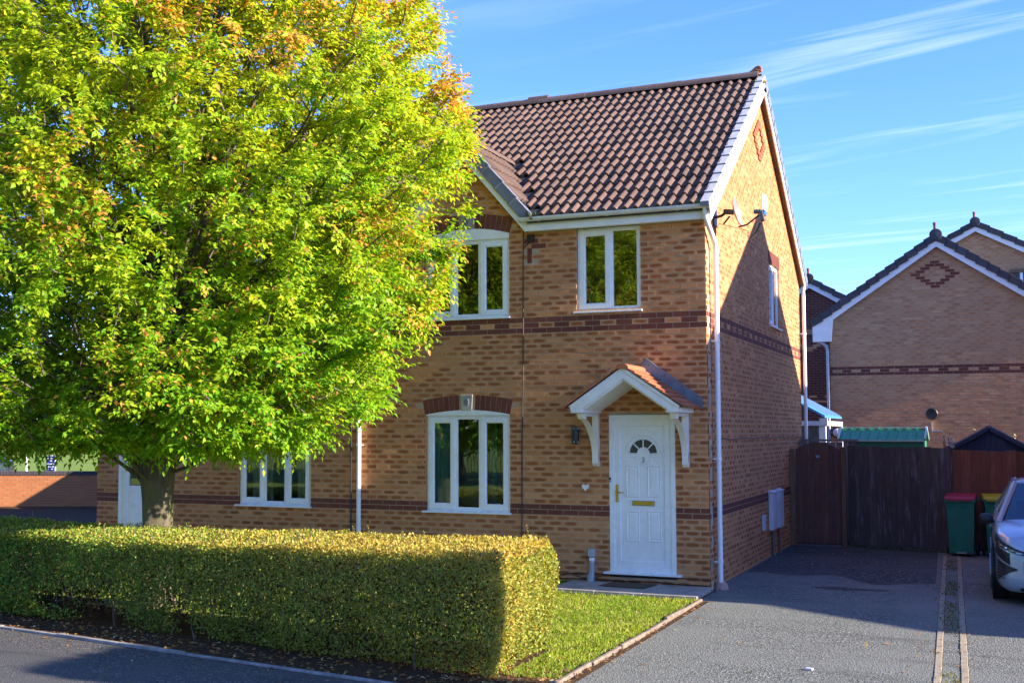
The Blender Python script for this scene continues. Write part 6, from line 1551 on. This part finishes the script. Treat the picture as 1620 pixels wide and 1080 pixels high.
def gutter_weeds():
    rg = np.random.default_rng(41); n = 260
    x = np.concatenate([rg.normal(-.06,.05,150), rg.normal(-2.36,.06,110)]); P_ = np.stack([x, np.full(n,-.205)+rg.normal(0,.02,n), np.full(n,5.07)],1)
    o = bpy.data.objects.new('gutter_weed', leaf_mesh('gutter_weed', P_, np.stack([rg.normal(0,.8,n),rg.normal(0,.5,n),np.ones(n)],1), rg.normal(0,1,(n,3)), rg.uniform(.04,.10,n), rg.uniform(.008,.014,n), np.array([.16,.28,.03])*(1+rg.normal(0,.2,(n,1))), M['grass_blade'], simple_=True)); COL.objects.link(o); o.parent = house; o['kind'] = 'stuff'
gutter_weeds()

# ------------------------------------------------------------------ paths, edgings, divider strips
ps = struct('doorstep_path', MB().prism([(-1.88,-1.03,-.02),(.06,-1.03,-.02),(.06,0.0,-.02),(-1.88,0.0,-.02)],(0,0,.03)), M['soil'])
for (x0,x1,y0,y1) in ((-1.88,-1.27,-1.03,-.53),(-1.26,-.65,-1.03,-.53),(-.64,.05,-1.03,-.53),(-1.88,-1.55,-.52,-.02),(-1.54,-.93,-.52,-.02),(-.92,-.31,-.52,-.02),(-.30,.05,-.52,-.02)):
    q = MB(); q.box(x0,x1,y0,y1,0,.05); o = obj('paving_slab', q, M['slab'], ps, bevel=.006); o.rotation_euler = (random.gauss(0,.002),random.gauss(0,.002),0)
ek = struct('drive_edging', MB().box(.06,.2,-6.95,-1.02,-.1,.0), M['soil'])
n = 7; y = -1.03
while y > -6.9:
    L = .90; q = MB(); q.box(-.022,.022,-L+.006,0,-.1,.038); o = obj('edging_stone', q, M['concrete'], ek, bevel=.012, loc=(.115+.012*math.sin(y*1.3)+.004*(y+1),y,random.uniform(-.006,.006))); o.rotation_euler = (random.gauss(0,.01),random.gauss(0,.05),random.gauss(0,.006)); y -= L
fe = struct('footway_edging', MB().prism([(-14,kx(-14)-.02,-.1),(.06,kx(.06)-.02,-.1),(.06,kx(.06)+.05,-.1),(-14,kx(-14)+.05,-.1)],(0,0,.098)), M['soil'])
x = .05
while x > -13:
    L = .91; q = MB(); q.box(-L+.006,0,-.026,.026,-.08,.022); o = obj('edging_stone', q, M['concrete_grey'], fe, bevel=.008, loc=(x,kx(x)+.012,random.uniform(-.005,.006))); o.rotation_euler = (0,random.gauss(0,.003),math.atan(-.166)); x -= L*math.cos(HB)
for (xa, lab) in ((2.80,'a'),(3.015,'b')):
    s = struct('divider_strip', MB().prism([(xa-.036-.028*6,6.3,-.05),(xa+.036-.028*6,6.3,-.05),(xa+.036+.028*7.5,-7.2,-.05),(xa-.036+.028*7.5,-7.2,-.05)],(0,0,.0505)), M['soil'])
    y = 6.2
    while y > -7.1:
        q = MB(); q.box(-.032,.032,-.29,.0,-.05,.006); o = obj('sett', q, M['strip'], s, bevel=.006, loc=(xa-.028*(y-.27),y,random.uniform(-.003,.003))); o.rotation_euler = (0,0,.028+random.gauss(0,.006)); y -= .296
q = MB(); q.prism([(-.035,-.02,0),(.03,-.025,0),(.04,.01,0),(.0,.028,0),(-.03,.02,0)],(0.004,0,.022)); tag(obj('stone_chip', q, M['meter'], bevel=.006, loc=(1.90,-4.93,.0)), 'small pale stone lying on the sunlit drive', 'stone')

# ------------------------------------------------------------------ left background: garden wall, sign, street
up_ = np.array([-18.63,10.6,0]); wd = np.array([.907,.42,0])
gw = thing('garden_wall', 'sunlit orange brick boundary wall left of the houses, dark coping on top', 'wall')
W0 = Vector((-19.0,10.95,0)) - Vector((.907,.42,0)).normalized()*7.0
udv = Vector((.907,.42,0)).normalized(); ndv = Vector((udv.y,-udv.x,0))
wall(gw, 'brick_face', W0, udv, ndv, 0, 9.2, -.25, lambda u: .84, (), mats=('brick_orange','brick_orange','mortar'), band=(-50,-50), pick=lambda u,z: 2.8 < u < 7.2, maxpick=300, mortar_top=.84)
for i in range(120):
    q = MB(); v, f, uv = brick_faces(.066,.105,.26); q.add([W0+udv*(i*.0762+x)+ndv*(.02-y)+Vector((0,0,.85+z)) for x,y,z in v], f, 0, uv); obj('coping_brick', q, M['coping'], gw, fix=False)
sg = thing('sign_board', 'small blue notice board with white lines of text behind the wall', 'sign', (-21.3,11.15,0), R(22))
q = MB(); q.box(-.135,.135,-.012,.012,.93,1.36); obj('board', q, M['white'], sg); M['sign_blue'] = simple('sign blue', (.015,.03,.32), .4)
q = MB(); q.box(-.125,.108,-.018,-.0125,.935,1.355); fc = obj('face', q, M['sign_blue'], sg)
for z, segs in ((1.29,((-.10,.08),)),(1.215,((-.06,.05),)),(1.13,((-.11,.09),)),(1.05,((-.11,.09),)),(.985,((-.075,-.02),(.01,.06)))):
    q = MB()
    for a, b in segs:
        x = a
        while x < b: w_ = min(random.uniform(.012,.02), b-x); q.box(x, x+w_, -.0205,-.0185, z-.014, z+.014); x += w_+.004
    obj('lettering', q, M['white'], fc)
q = MB(); q.box(-.02,.02,.013,.05,0,1.62); obj('post', q, M['white'], sg)
q = MB(); q.tube([(0,0,0),(0,0,1.15)], .05, 10); q.lathe([(.05,1.15),(.065,1.16),(.065,1.24),(0,1.26)], (0,0,0), 10); tag(obj('bollard', q, M['white'], auto=True, loc=(-31.3,20.8,0)), 'white marker post on the grass beyond the garden wall', 'post')
car('dark blue car far left beyond the garden wall, yellow rear plate showing', (-34.6,22.6,0), R(205), 'paint_dark', detail=False, plate='plate_yellow')
q = MB()
for i in range(7):
    r_ = random.uniform(.05,.12); a = random.uniform(0,6)
    q.lathe([(0,0),(r_,.02),(r_*.8,r_*.7),(0,r_*.9)], (-10.9-random.random()*.8, 1.2+random.random()*1.5, 0), 7)
tag(obj('rocks', q, M['slab'], fix=False), 'pale rockery stones at the left corner of the pair', 'rocks', kind='stuff')

# ------------------------------------------------------------------ what the windows mirror: trees and railings across the road
def far_tree_mesh():
    rg = np.random.default_rng(77); n = 15000
    d = unit(rg.normal(0,1,(n,3))); r_ = rg.uniform(.55,1,n)**.6; P_ = d*r_[:,None]*np.array([3.0,3.0,4.4]); lump = vnoise(P_,.55,6); P_ *= (.72+.5*lump)[:,None]; k = vnoise(P_,.9,5) > .34; P_ = P_[k]; n = len(P_); P_ += np.array([0,0,6.6])
    g = rg.random((n,1)); c = np.array([.09,.15,.02])*(1-g)+np.array([.34,.30,.03])*g
    return leaf_mesh('crown', P_, rg.normal(0,1,(n,3))+np.array([0,0,-.3]), rg.normal(0,1,(n,3))+np.array([0,0,1]), rg.uniform(.16,.30,n), rg.uniform(.10,.18,n), c, M['leaf'], simple_=True)
ftm = far_tree_mesh()
tkm = MB().tube([(0,0,0),(.05,0,2),(0,.05,4.5),(.1,0,8)], [.26,.2,.15,.05], 10).mesh('trunk', M['bark'], True)
for i,(x,y,s) in enumerate(((-4.5,-29,1.0),(-10.5,-30,1.18),(-16.5,-29.5,1.05),(-22.5,-31,1.2),(-29,-30,1.1),(2.5,-31,1.1),(-13.5,-36,1.4),(-2,-37,1.4))):
    t = thing('street_tree', 'yellow green tree across the road, mirrored in the windows', 'tree', (x,y,0), i*1.3, 'trees across the road'); t.scale = (s,s,s)
    inst('trunk', tkm, t, (0,0,0)); c_ = inst('crown', ftm, t, (0,0,0)); c_['kind'] = 'stuff'
rl_ = thing('railing_fence', 'green metal railing across the road, mirrored in the windows', 'fence', (-30,-27.2,0))
q = MB()
for i in range(280): q.box(i*.14,i*.14+.025,-.012,.012,.05,1.75)
obj('bars', q, simple('green railing', (.03,.07,.05), .5), rl_, fix=False, kind='stuff')
q = MB(); q.box(0,39.2,-.02,.02,.25,.29); q.box(0,39.2,-.02,.02,1.55,1.59); obj('rail', q, simple('green railing', (.03,.07,.05), .5), rl_)
